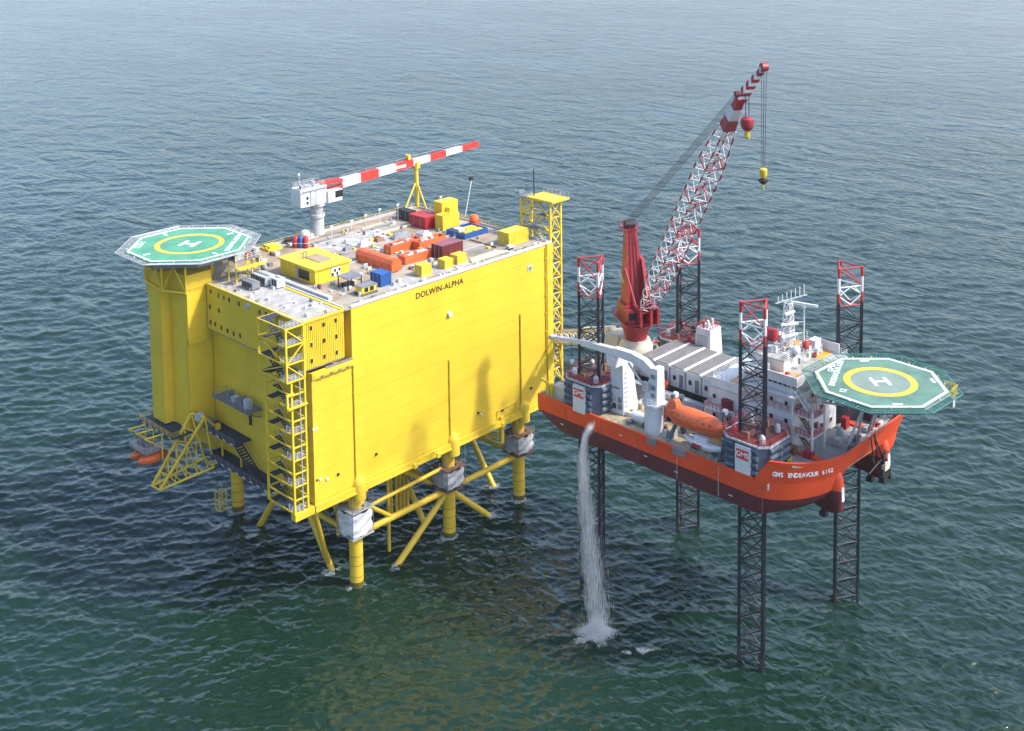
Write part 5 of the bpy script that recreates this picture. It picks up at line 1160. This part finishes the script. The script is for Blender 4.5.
def oblock(f0, f1, s0, s1, z0, z1): return MB().hexa([L(f0, s0, z0), L(f1, s0, z0), L(f1, s1, z0), L(f0, s1, z0), L(f0, s0, z1), L(f1, s0, z1), L(f1, s1, z1), L(f0, s1, z1)])
oblock(-4.2, 3.6, -3.4, 3.4, 45.02, 45.3).build('slew_deck', CRR, mcr)
oblock(-3.6, 1.0, -2.6, 2.6, 45.3, 48.2).build('machinery_house', CRR, mcr, bevel=.1)
oblock(1.1, 3.4, -2.9, -1.2, 45.3, 47.8).build('operator_cab', CRR, mcr, bevel=.1); oblock(3.41, 3.5, -2.7, -1.4, 46.2, 47.6).build('cab_window', WIN, mcr)
for s in (1.0, 2.4): oblock(1.0, 5.0, s, s+.5, 45.3, 48.6).build('boom_bracket', CRR, mcr)
oblock(1.0, 5.0, -1.1, -.6, 45.3, 48.6).build('boom_bracket', CRR, mcr)
MB().rail([L(-4.1, -3.3, 45.3), L(3.5, -3.3, 45.3), L(3.5, 3.3, 45.3), L(-4.1, 3.3, 45.3)], 1.1, 1.1, .05, 2, True).build('slew_deck_railing', CRR, mcr)
# tapered mast
B0, B1, Tt0, Tt1 = -2.8, .7, -2.3, -.7
MB().hexa([L(B0, -2.1, 48.2), L(B1, -2.1, 48.2), L(B1, 1.8, 48.2), L(B0, 1.8, 48.2), L(Tt0, -1.6, 62.6), L(Tt1, -1.6, 62.6), L(Tt1, .5, 62.6), L(Tt0, .5, 62.6)]).build('mast', CRR, mcr)
for s in (-1.2, -.2, .7):
    MB().hexa([L(B1+.02, s, 48.4), L(B1+.12, s, 48.4), L(B1+.12, s+.16, 48.4), L(B1+.02, s+.16, 48.4), L(Tt1+.02, s*.5-.45, 63.8), L(Tt1+.1, s*.5-.45, 63.8), L(Tt1+.1, s*.5-.33, 63.8), L(Tt1+.02, s*.5-.33, 63.8)]).build('mast_rib', MAR, mcr)
for k in range(2): bar('mast_backstay', L(-.2, [-2.2, 1.8][k], 55.5), L(3.6, [-1.3, 1.7][k], 48.6), .22, CRR, mcr, 6)
MB().hexa([L(.7, 1.2, 48.3), L(3.4, 1.2, 48.3), L(3.4, 1.9, 48.3), L(.7, 1.9, 48.3), L(-.7, 1.0, 57.5), L(.4, 1.0, 57), L(.4, 1.6, 57), L(-.7, 1.6, 57.5)]).build('mast_web', CRR, mcr)
slab('name_stripe', 0, .1, 0, .1, 0, .1, WHT, mcr) if False else None
MB().hexa([L(-3.26, -2.4, 53.8), L(-3.0, -2.4, 53.8), L(-3.0, -2.46, 54.3), L(-3.26, -2.46, 54.3), L(-.6, -2.38, 52.4), L(-.4, -2.38, 52.4), L(-.4, -2.44, 52.9), L(-.6, -2.44, 52.9)]).build('white_stripe', WHT, mcr)
oblock(-3.4, -.6, -2.2, .9, 62.6, 62.9).build('mast_head', CRR, mcr); MB().rail([L(-3.3, -2.1, 62.9), L(-3.3, .8, 62.9), L(-.7, .8, 62.9)], 1, .8, .05, 1).build('mast_head_railing', CRR, mcr)
MB().tube(L(-1.6, -1.6, 63.6), L(-1.6, .3, 63.6), .9, 14).build('head_sheaves', BLK, mcr)
# boom
PF = L(3.6, .6, 48.0); PT = P(741, 97, Y=-65.0)
bd = (PT-PF); BL = bd.length; bd.normalize(); bs = hs; bu = bs.cross(bd).normalized()
NB = 18
def hw(t): return 1.75*min(1, .62+t*2.6)*(1 if t < .72 else 1-.68*(t-.72)/.28)
def hd_(t): return 1.55*min(1, .35+t*4)*(1 if t < .72 else 1-.68*(t-.72)/.28)
def bp_(t, i, j): return PF+bd*(BL*t)+bs*(i*hw(t))+bu*(j*hd_(t))
CN = [(-1, -1), (1, -1), (1, 1), (-1, 1)]
for k in range(NB):
    t0, t1 = k/NB*.88, (k+1)/NB*.88
    for q, (i, j) in enumerate(CN): 
        tm = t0+(t1-t0)*.5
        bar('boom_chord', bp_(t0, i, j), bp_(tm, i, j), .15, CRR, mcr, 6); bar('boom_chord', bp_(tm, i, j), bp_(t1, i, j), .15, WHT, mcr, 6)
    for q in range(4):
        a, b = CN[q], CN[(q+1) % 4]; w_ = CRR if q == 2 and k % 2 else WHT
        bar('boom_lacing', bp_(t0, *a), bp_((t0+t1)/2, *b), .07, w_, mcr); bar('boom_lacing', bp_((t0+t1)/2, *b), bp_(t1, *a), .07, w_, mcr)
        if k % 3 == 0: bar('boom_frame', bp_(t0, *a), bp_(t0, *b), .12, CRR, mcr)
# plated boom head, red / white / red
hs_ = [.88, .92, .96, 1.0]
for k in range(3):
    a, b = hs_[k], hs_[k+1]-.002
    MB().hexa([bp_(a, -1, -1), bp_(a, 1, -1), bp_(a, 1, 1), bp_(a, -1, 1), bp_(b, -1, -1), bp_(b, 1, -1), bp_(b, 1, 1), bp_(b, -1, 1)]).build('boom_head', [CRR, WHT, CRR][k], mcr)
PJ = P(764, 67, Y=-68.0); jd = PJ-PT
for k in range(10):
    a, b = PT+jd*(k/10), PT+jd*((k+.96)/10); w0 = .95-.055*k; w1 = .95-.055*(k+1)
    MB().hexa([a-bs*w0-up*w0, a+bs*w0-up*w0, a+bs*w0+up*w0*.7, a-bs*w0+up*w0*.7, b-bs*w1-up*w1, b+bs*w1-up*w1, b+bs*w1+up*w1*.7, b-bs*w1+up*w1*.7]).build('jib_section', WHT if k % 2 else CRR, mcr)
MB().tube(PJ-bs*.5, PJ+bs*.5, .7, 12).build('jib_sheave', CRR, mcr); MB().tube(PT-bs*1.0+up*.5, PT+bs*1.0+up*.5, .5, 12).build('boom_sheave', MAR, mcr)
mh = L(-1.6, -.6, 63.6)
for k in range(5): s = -1.1+.55*k; bar('pendant_rope', mh+bs*s*.8+up*.5, PT+bs*s*.7+up*.9-bd*.5, .032, ROPE, mcr, 4)
h1 = PT+jd*.28-up*1.0
for s in (-.3, .3): bar('hoist_rope', h1+bs*s, h1+bs*s-up*3.6, .045, ROPE, mcr, 4)
hb = h1-up*4.6
MB().lathe(hb, [(.5, 1.2), (1.0, .8), (1.05, 0), (.9, -.7), (.4, -1.1)], 12).build('hook_block', CRR, mcr, smooth=True); MB().tube(hb-up*1.1, hb-up*2.0, .45, 10).tube(hb-up*2, hb-up*2.4+bs*.3, .25, 6).build('hook', YEL2, mcr)
h2 = PJ; pe = P(761, 170, Y=PJ.y)
for s in (-.42, .0, .42): bar('hoist_rope', h2+bs*s, V(h2.x, h2.y, pe.z)+bs*s*.6, .035, ROPE, mcr, 4)
q = V(h2.x, h2.y, pe.z)
MB().lathe(q, [(.35, .2), (.6, 0), (.6, -1.0), (.35, -1.4)], 12).build('hook_block', YEL2, mcr, smooth=True); MB().lathe(q-up*1.5, [(.3, .1), (.95, -.2), (.5, -.7), (.2, -.9)], 10).build('hook_weight', BLK, mcr, smooth=True); MB().tube(q-up*2.3, q-up*3.1, .16, 6).build('hook', YEL2, mcr)

# ------------------------------------------------------------------ white knuckle crane and its rest column
kc = thing('knuckle_deck_crane', 'white knuckle boom deck crane reaching toward the yellow platform', 'crane', (41.6, -45.2, DZ))
kx = 41.4
MB().lathe((kx, -45.1, 0), [(1.7, DZ+.005), (1.7, 39.4), (2.1, 39.6), (2.1, 40.0)], 20).build('pedestal', WHC, kc, smooth=True)
MB().hexa([(kx-1.2, -46.6, 40.0), (kx+1.2, -46.6, 40), (kx+1.2, -43.6, 40), (kx-1.2, -43.6, 40), (kx-1.0, -46.6, 46.4), (kx+1.0, -46.6, 46.4), (kx+1.0, -45.4, 46.4), (kx-1.0, -45.4, 46.4)]).build('king_post', WHC, kc, bevel=.1)
pts = [(-46.2, 43.4, 1.5), (-45.3, 45.0, 1.55), (-43.3, 46.3, 1.4), (-40.5, 46.9, 1.2), (-36.5, 46.9, 1.05)]
vs = []; 
for y, z, h in pts: vs += [(kx-.62, y, z-h*.8), (kx+.62, y, z-h*.8), (kx+.62, y, z+h*.55), (kx-.62, y, z+h*.55)]
MB().add(vs, [(4*k+i, 4*k+(i+1) % 4, 4*k+4+(i+1) % 4, 4*k+4+i) for k in range(len(pts)-1) for i in range(4)]+[(0, 1, 2, 3), (16, 17, 18, 19)]).build('main_boom', WHC, kc)
for (ya, za, ha, yb_, zb2, hb2, w) in ((-37.5, 46.85, .85, -28.5, 46.4, .6, .5), (-28.6, 46.4, .48, -21.2, 45.4, .32, .38)):
    MB().hexa([(kx-w, ya, za-ha), (kx+w, ya, za-ha), (kx+w, yb_, zb2-hb2), (kx-w, yb_, zb2-hb2), (kx-w, ya, za+ha*.6), (kx+w, ya, za+ha*.6), (kx+w, yb_, zb2+hb2*.6), (kx-w, yb_, zb2+hb2*.6)]).build('telescopic_boom', WHC, kc)
MB().tube((kx-.5, -21.0, 45.3), (kx+.5, -21.0, 45.3), .45, 10).build('boom_tip_sheave', GRY, kc)
bar('boom_cylinder', (kx-.8, -44.9, 41.2), (kx-.8, -40, 45.8), .22, GRY, kc, 8); bar('hook_wire', (kx, -26, 45.6), (kx, -26, 42.4), .05, ROPE, kc, 4); MB().lathe((kx, -26, 41.6), [(.15, .8), (.35, .4), (.3, 0)], 8).build('hook', WHC, kc, smooth=True)
slab('control_seat', kx-1.9, kx-1.2, -45, -44, 42.2, 43.8, GRY, kc); MB().rail([(kx-2, -46.9, 40.02), (kx-2, -43.4, 40.02), (kx+2, -43.4, 40.02), (kx+2, -46.9, 40.02)], 1, 1, .05, 1).build('crane_railing', WHC, kc)
for z in (41.2, 42.6, 44.6): slab('hose_bracket', kx-1.3, kx-1.1, -46.2, -45.4, z, z+.7, GRD, kc)
rc = thing('boom_rest_column', 'white plated column under the knuckle crane boom', 'column', (44.5, -35.5, DZ))
MB().prism([(42.6, -37.3), (47.0, -37.3), (47.0, -34.0), (42.6, -34.0)], DZ+.005, 43.8, [(42.6, -37.1), (45.4, -37.1), (45.4, -34.3), (42.6, -34.3)]).build('shell', WHC, rc, bevel=.08)
slab('saddle', kx-.5, 43.4, -36.9, -34.8, 43.8, 45.9, WHC, rc)
for k, (y, z) in enumerate(((-35.1, 37.2), (-36.4, 37.2), (-35.2, 35.8), (-36.5, 35.9))): slab('control_box', 42.4, 42.6, y-.35, y+.35, z-.4, z+.5, [GRY, GRD, DRK, GRD][k], rc)
slab('dark_slot', 42.55, 42.62, -36.4, -35.0, 39.2, 39.4, BLK, rc); 
for k in range(9): bar('rung', (43.0, -37.38, 35.2+k*.9), (43.6, -37.38, 35.2+k*.9), .04, GRD, rc, 4)

# ------------------------------------------------------------------ white cabins
for k in range(5):
    y1 = -31.6-k*3.55; lab = ['white cabin with dark roof at stern end of the row', 'second white dark roofed cabin from the red crane', 'middle white cabin of the dark roofed row', 'fourth white cabin of the row counting from red crane', 'white cabin at bow end of the row, partly hidden'][k]
    o = thing('deck_cabin', lab, 'cabin', (60, y1-1.7, 36.9), 'row of white cabins amidships')
    x0, x1, z0, z1 = 54.6, 66.0, 36.86, 40.5
    slab('wall_block', x0, x1, y1-3.4, y1-.02, z0, z1, WHT, o); slab('roof', x0+.15, x1, y1-3.0, y1-.05, z1, z1+.16, ROOFG, o); slab('roof_gutter', x0-.05, x1, y1-3.42, y1-3.02, z1+.002, z1+.22, LETW, o)
    d_ = slab('door', x0-.08, x0, y1-2.9, y1-2.1, z0+.15, z0+2.6, GRD, o); slab('handle', x0-.13, x0-.08, y1-2.3, y1-2.2, z0+1.2, z0+1.3, BLK, d_)
    w = slab('window', x0-.07, x0, y1-1.4, y1-.6, z0+1.3, z0+2.3, GRY, o); slab('pane', x0-.1, x0-.07, y1-1.3, y1-.7, z0+1.4, z0+2.2, WIN, w)
    for j in (-3.35, -.1): slab('corner_post', x0-.06, x0, y1+j-.04, y1+j+.06, z0, z1, GRY, o)
MB().box(52.4, 54.55, -49, -31, 36.7, 36.85).build('cabin_gangway', GRD, vs_); MB().rail([(52.5, -31, 36.86), (52.5, -49, 36.86)], 1.1, 1.4, .045, 2).build('cabin_railing', DRK, vs_)
for y in np.arange(-32, -49, -3.4): bar('gangway_post', (52.6, y, DZ), (52.6, y, 36.7), .12, DRK, vs_, 4)
# things on the near deck
p = P(668, 397, z=DZ); container('grey_container', 'small white container with dark open top behind the lifeboat', 'container', p.x, p.y, 3.2, 5.6, 2.4, WHT, DZ+.01, roof=GRD, ribs=False)
p = P(695, 408, z=DZ); container('blue_container', 'blue container on deck below the white cabins', 'container', p.x, p.y, 3, 4.4, 2.2, BLU, DZ+.01)
p = P(640, 425, z=DZ); o = thing('white_tank', 'white horizontal tank on deck beside the knuckle crane pedestal', 'tank', (p.x, p.y, DZ)); MB().lathe((p.x+.6, p.y+.3, DZ+1.0), [(.4, -1.9), (.95, -1.6), (.95, 1.6), (.4, 1.9)], 14, 'Y').build('shell', WHT, o, smooth=True)
for s in (-1, 1): slab('cradle', p.x-.3, p.x+1.5, p.y+.3+s*1.1-.15, p.y+.3+s*1.1+.15, DZ+.005, DZ+.7, GRD, o)
p = P(662, 388, z=DZ+2.4); o = thing('orange_bin', 'small orange bin beside the knuckle crane top', 'bin', (p.x, p.y, DZ+2.4)); slab('tub', p.x-.8, p.x+.8, p.y-.8, p.y+.8, DZ+2.41, DZ+3.6, ORG, o); slab('rim', p.x-.9, p.x+.9, p.y-.9, p.y+.9, DZ+3.6, DZ+3.72, RED, o)
for k, (px, py, mt, lab) in enumerate(((628, 416, BEIGE, 'beige coil of rope right of white plated column'), (647, 425, GRY, 'grey coil of hose left of the knuckle crane pedestal'))):
    p = P(px, py, z=DZ); o = tag(MB().lathe((p.x+.8, p.y, DZ+.005), [(.5, 0), (1.2, 0), (1.25, .5), (1.1, .8), (.5, .8), (.45, .1)], 16).build('rope_coil', mt, None, smooth=True), lab, 'coil', 'coils on the deck')
# enclosed lifeboat
lc = V(41.6, -53.8, 39.2)
lb = thing('enclosed_lifeboat', 'big orange enclosed lifeboat hung at the ship side', 'lifeboat', (lc.x, lc.y, 37.5))
boat_hull(lc, 13.2, 3.7, 3.6, math.pi/2).build('hull', ORG, lb, smooth=True)
MB().hexa([(lc.x-.9, lc.y+5.6, lc.z+.9), (lc.x+.9, lc.y+5.6, lc.z+.9), (lc.x+.9, lc.y+3.2, lc.z+1.2), (lc.x-.9, lc.y+3.2, lc.z+1.2), (lc.x-.6, lc.y+5.2, lc.z+2.5), (lc.x+.6, lc.y+5.2, lc.z+2.5), (lc.x+.6, lc.y+3.8, lc.z+2.5), (lc.x-.6, lc.y+3.8, lc.z+2.5)]).build('steering_tower', ORG, lb, bevel=.15)
for y in np.arange(-4, 4.1, 1.3): slab('porthole', lc.x-1.62, lc.x-1.5, lc.y+y-.2, lc.y+y+.2, lc.z+.55, lc.z+.9, paint('boat_glass', (.25, .06, .03), .2, .1, linear=True) if 'boat_glass' not in MATS else MATS['boat_glass'], lb)
m = MB(); m.path([(lc.x-1.9*(1-abs(u)**2.6)-.02, lc.y+u*6.5, lc.z+.02+.25*u*u) for u in np.linspace(-.96, .96, 17)], .09, 5); m.build('rubbing_strake', paint('strake_orange', (.6, .07, .02), .5, linear=True), lb)
slab('keel', lc.x-.15, lc.x+.15, lc.y-5, lc.y+5, lc.z-2.0, lc.z-1.5, ORG, lb)
dv2 = thing('lifeboat_davit', 'grey davit arms holding the big orange lifeboat', 'davit', (44, -53.8, DZ))
for y in (-49.2, -59.4):
    bar('davit_post', (44.4, y, DZ), (43.8, y, 41.6), .35, SLATE, dv2, 4); bar('davit_arm', (43.8, y, 41.4), (41.2, y, 42.2), .28, SLATE, dv2, 4); bar('davit_foot', (40.0, y, DZ), (43.8, y, 38.6), .25, SLATE, dv2, 4); bar('fall_wire', (41.4, y, 42.1), (41.5, y, 40.2), .06, ROPE, dv2, 4)
    MB().lathe((42.2, y, 42.2), [(.5, -.3), (.5, .3)], 12, 'Y').build('davit_sheave', WHT, dv2)
slab('cradle_beam', 44.2, 44.7, -59.6, -49, 36.9, 37.4, SLATE, dv2)
rb = thing('white_rescue_boat', 'white rescue boat with red bow stowed under the orange lifeboat', 'boat', (40.4, -56, DZ))
boat_hull((40.5, -56.0, 36.3), 7.5, 2.4, 2.2, math.pi/2, False).build('hull', WHC, rb, smooth=True)
MB().box(39.9, 41.1, -57.2, -54.6, 36.5, 37.5).build('console', WHC, rb, bevel=.1); slab('red_panel', 39.15, 39.35, -56.6, -54.8, 35.9, 36.4, RED, rb)
for y in (-54, -58): slab('chock', 39.9, 41.2, y-.15, y+.15, DZ+.005, 35.5, GRD, rb)

# ------------------------------------------------------------------ anchor hanging on the bow
an_ = thing('bow_anchor', 'black anchor with its rack hanging over orange bow', 'anchor', (57.2, -79.4, 31))
ay = -79.5
for dx in (-1.7, 1.7): bar('rack_bar', (57+dx*.3, -78.2, 38.8), (57.0+dx, ay, 34.6), .13, BLK, an_)
bar('rack_bar', (53.4, ay, 34.2), (59.6, ay-.3, 36.0), .16, BLK, an_); bar('rack_bar', (54.2, ay, 36.6), (56.2, ay, 34.0), .14, BLK, an_); bar('rack_bar', (58.8, ay-.1, 36.4), (57.6, ay, 33.8), .14, BLK, an_)
bar('anchor_shank', (57.4, ay-.3, 36.2), (58.2, ay-.3, 32.2), .22, BLK, an_, 4); bar('anchor_crown', (56.8, ay-.5, 32.2), (59.6, ay-.2, 32.6), .42, BLK, an_, 4)
for s in (0, 1): MB().hexa([(57+2.2*s, ay-.9, 31.4), (57.6+2.2*s, ay-.9, 31.4), (57.6+2.2*s, ay+.2, 31.4), (57+2.2*s, ay+.2, 31.4), (57.1+2.2*s, ay-.6, 33.6), (57.4+2.2*s, ay-.6, 33.6), (57.4+2.2*s, ay-.2, 33.6), (57.1+2.2*s, ay-.2, 33.6)]).build('anchor_fluke', BLK, an_)
slab('anchor_pad', 57.4, 59.0, ay-.8, ay-.2, 33.4, 34.4, BEIGE, an_)
MB().path([(56.9+.1*math.sin(k*2), -78.55-.1*k, 39.4-.55*k) for k in range(8)], .14, 5).build('anchor_chain', BLK, an_)
# winch on the fore deck
w_ = P(872, 420, z=DZ+1.13); o = thing('mooring_winch', 'dark mooring winch with beige cover on the white fore deck', 'winch', w_)
MB().lathe(w_+V(0, 0, 1.3), [(1.3, -1.5), (1.3, -1.3), (.7, -1.2), (.7, 1.2), (1.3, 1.3), (1.3, 1.5)], 16, 'X').build('drum', BLK, o, smooth=True); MB().box(w_.x+1.7, w_.x+3.2, w_.y-1, w_.y+1, w_.z, w_.z+2.2).build('motor_cover', BEIGE, o, bevel=.3); slab('base_frame', w_.x-1.8, w_.x+3.2, w_.y-1.1, w_.y+1.1, w_.z, w_.z+.3, GRD, o)

# ------------------------------------------------------------------ gangway between ship and platform
gw = thing('access_gangway', 'tan and orange gangway bridge between ship stern and lattice tower', 'gangway', (62, -10, 34))
G0, G1 = V(59.6, -20.5, 38.6), V(66.8, .4, 31.2)
gd = (G1-G0).normalized(); gs = Vector((gd.y, -gd.x, 0)).normalized()
for s in (-1, 1):
    for z, r in ((0, .2), (2.6, .16)): bar('chord', G0+gs*s*1.0+up*z, G1+gs*s*1.0+up*z, r, BEIGE, gw, 4)
    for k in range(9):
        a, b = G0.lerp(G1, k/9), G0.lerp(G1, (k+1)/9); bar('web', a+gs*s, b+gs*s+up*2.6, .09, BEIGE, gw, 4); bar('post', b+gs*s, b+gs*s+up*2.6, .09, BEIGE, gw, 4)
MB().hexa([G0-gs, G0+gs, G1+gs, G1-gs, G0-gs+up*.15, G0+gs+up*.15, G1+gs+up*.15, G1-gs+up*.15]).build('gangway_floor', ORD, gw)
MB().hexa([G0-gs*1.3+up*2.7, G0+gs*1.3+up*2.7, G0.lerp(G1, .55)+gs*1.3+up*2.7, G0.lerp(G1, .55)-gs*1.3+up*2.7, G0-gs*.8+up*3.6, G0+gs*.8+up*3.6, G0.lerp(G1, .55)+gs*.8+up*3.3, G0.lerp(G1, .55)-gs*.8+up*3.3]).build('telescope_cover', BEIGE, gw)
MB().lathe((60.2, -22.4, 0), [(2.2, DZ+.005), (2.2, 36.5), (1.6, 37), (1.6, 38.8)], 16).build('gangway_pedestal', BEIGE, gw, smooth=True)
MB().hexa([(57.6, -23.6, 38.8), (62.6, -23.6, 38.8), (62.6, -20.0, 38.8), (57.6, -20.0, 38.8), (58, -23.4, 41.4), (62, -23.4, 41.4), (62, -20.6, 41.4), (58, -20.6, 41.4)]).build('gangway_house', BEIGE, gw, bevel=.15)
bar('yellow_strut', (66.5, .2, 30.6), (68.4, 1, 24), .2, YEL2, gw, 6)
for dx in (-1.2, 1.2): bar('landing_strut', (66.8+dx, .6, 31), (66.8+dx, 1.2, 26), .15, YEL2, gw, 4)
# yellow davit at the stern rail
o = thing('stern_davit', 'small yellow davit post on ship stern next to platform', 'davit', (39.6, -21.2, DZ)); MB().lathe((39.7, -21.4, DZ), [(.5, 0), (.45, 1.5), (.35, 2.6)], 10).build('post', YEL2, o, smooth=True); bar('arm', (39.7, -21.4, DZ+2.5), (38.9, -20.4, DZ+3.4), .25, YEL2, o)

# ------------------------------------------------------------------ water pouring from the hull and its splash
g = np.random.default_rng(11)
src = P(596, 427, X=38.2); land = P(595, 634, z=0)
def drops(name, pts, rad, ln, par=None, dirs=None):
    n = len(pts); base_v = np.array([(1, 0, 0), (-.5, .866, 0), (-.5, -.866, 0), (0, 0, 1.), (0, 0, -1.)])
    v = base_v[None]*np.stack([rad, rad, ln], -1)[:, None, :]
    if dirs is not None:
        v = v.copy(); sh_ = v[:, :, 2:3]; v[:, :, 0:2] += sh_*dirs[:, None, :]
    v = v+pts[:, None, :]
    f = np.array([(0, 1, 3), (1, 2, 3), (2, 0, 3), (1, 0, 4), (2, 1, 4), (0, 2, 4)])
    F_ = (f[None]+5*np.arange(n)[:, None, None]).reshape(-1, 3); v = v.reshape(-1, 3)
    me = bpy.data.meshes.new(name); me.vertices.add(len(v)); me.vertices.foreach_set('co', v.ravel().astype(np.float32))
    me.loops.add(F_.size); me.loops.foreach_set('vertex_index', F_.ravel().astype(np.int32)); me.polygons.add(len(F_)); me.polygons.foreach_set('loop_start', np.arange(0, F_.size, 3, dtype=np.int32))
    me.update(calc_edges=True); me.validate(); me.materials.append(FOAM)
    o = bpy.data.objects.new(name, me); COL.objects.link(o); o['kind'] = 'stuff'; return o
N = 17000
T = g.random(N)**.75                      # time along the fall
cx_ = src.x+(land.x+1.6-src.x)*(T**.5)-.8*np.sin(np.pi*T**.6); cy_ = src.y+(land.y+.6-src.y)*(T**1.25)+.8*np.sin(np.pi*T**.6); cz_ = src.z*(1-T**1.6)
clump = np.floor(g.random(N)*90).astype(int); off = g.normal(0, 1, (90, 2))
spread = .05+1.9*T**.85
wx = off[clump, 0]*spread*.5+g.normal(0, 1, N)*spread*.22; wy = off[clump, 1]*spread*.5+g.normal(0, 1, N)*spread*.22
dens = np.sin(cz_*.8+clump*1.7)*.5+.5 > g.random(N)*.7
pts = np.stack([cx_+wx, cy_+wy, cz_+g.normal(0, .3, N)], -1)[dens]
pts[:, 2] = np.maximum(pts[:, 2], .3)
k = len(pts)
o = drops('falling_water', pts, g.uniform(.006, .015, k), g.uniform(.2, 1.6, k))
o['label'] = 'white stream of water pouring from the hull into the sea'; o['category'] = 'water'
N = 26000
r_ = g.beta(1.3, 2.2, N)*2.6; a_ = g.random(N)*2*math.pi
qx, qy = 1.5*r_*np.cos(a_), 1.0*r_*np.sin(a_)          # longer across the view of the hull than along it
pts = np.stack([land.x+.7*qx+.7*qy, land.y-.3-.7*qx+.7*qy, np.abs(g.normal(0, 1, N))*1.5*np.exp(-(r_/1.5)**2)+.2], -1)
rd = g.uniform(.012, .04, N); o = drops('splash', pts, rd, rd*1.2); o['label'] = 'white splash of foam where the falling water hits sea'; o['category'] = 'water'
def foam_patch(cx, cy, rx, ry, n, seed, lab, ang=0):
    g2 = np.random.default_rng(seed); r = np.sqrt(g2.random(n))*(.6+.4*g2.random(n)); a = g2.random(n)*2*math.pi
    x = rx*r*np.cos(a); y = ry*r*np.sin(a); keep = np.array([noise.noise(Vector((float(i)*.5+seed, float(j)*.5, 0)))+.25-.35*float(q) > 0 for i, j, q in zip(x, y, r)])
    x, y = x[keep], y[keep]; c_, s_ = math.cos(ang), math.sin(ang)
    pts = np.stack([cx+x*c_-y*s_, cy+x*s_+y*c_, g2.uniform(.0, .3, len(x))], -1); rd = g2.uniform(.025, .085, len(x))
    o = drops('foam', pts, rd, rd*.4); o['label'] = lab; o['category'] = 'foam'
q = P(640, 652, z=0); foam_patch(q.x, q.y, 3.4, 1.1, 1500, 5, 'small drifting foam patch right of the splash', math.radians(-45))
foam_patch(land.x, land.y, 5.0, 4.0, 7000, 9, 'flat foam spreading round the foot of falling water')
for k, (x, y) in enumerate(((11.4, 1.5), (34.9, 1.5), (55, 1.5), (21.3, 1.5), (45.8, 1.5), (11.4, 9.3), (55, 9.6), (11.4, 41.5))):
    foam_patch(x-.6, y-.4, 2.4, 2.0, 1500, 20+k, ['foam ring round the leg nearest the stair tower', 'foam ring round middle front platform leg', 'foam ring round platform leg nearest the orange hull', 'foam where left front diagonal brace enters water', 'foam where right front diagonal brace enters water', 'foam where side brace enters water behind first leg', 'foam where side brace enters water behind third leg', 'foam ring round the rear platform leg'][k])

# ------------------------------------------------------------------ sea haze
hz_ = MB().box(-46000, 46000, -46000, 46000, -20, 134).build('haze', FOAM); hz_['kind'] = 'stuff'; hz_['label'] = 'thin pale sea haze in the air'
hm_ = bpy.data.materials.new('haze_air'); hm_.use_nodes = True; nt = hm_.node_tree; nt.nodes.remove(nt.nodes['Principled BSDF'])
pv = nt.nodes.new('ShaderNodeVolumePrincipled'); pv.inputs['Density'].default_value = HAZE; pv.inputs['Color'].default_value = (.86, .91, .96, 1); pv.inputs['Anisotropy'].default_value = .2
nt.links.new(pv.outputs[0], nt.nodes['Material Output'].inputs['Volume'])
hz_.data.materials.clear(); hz_.data.materials.append(hm_)
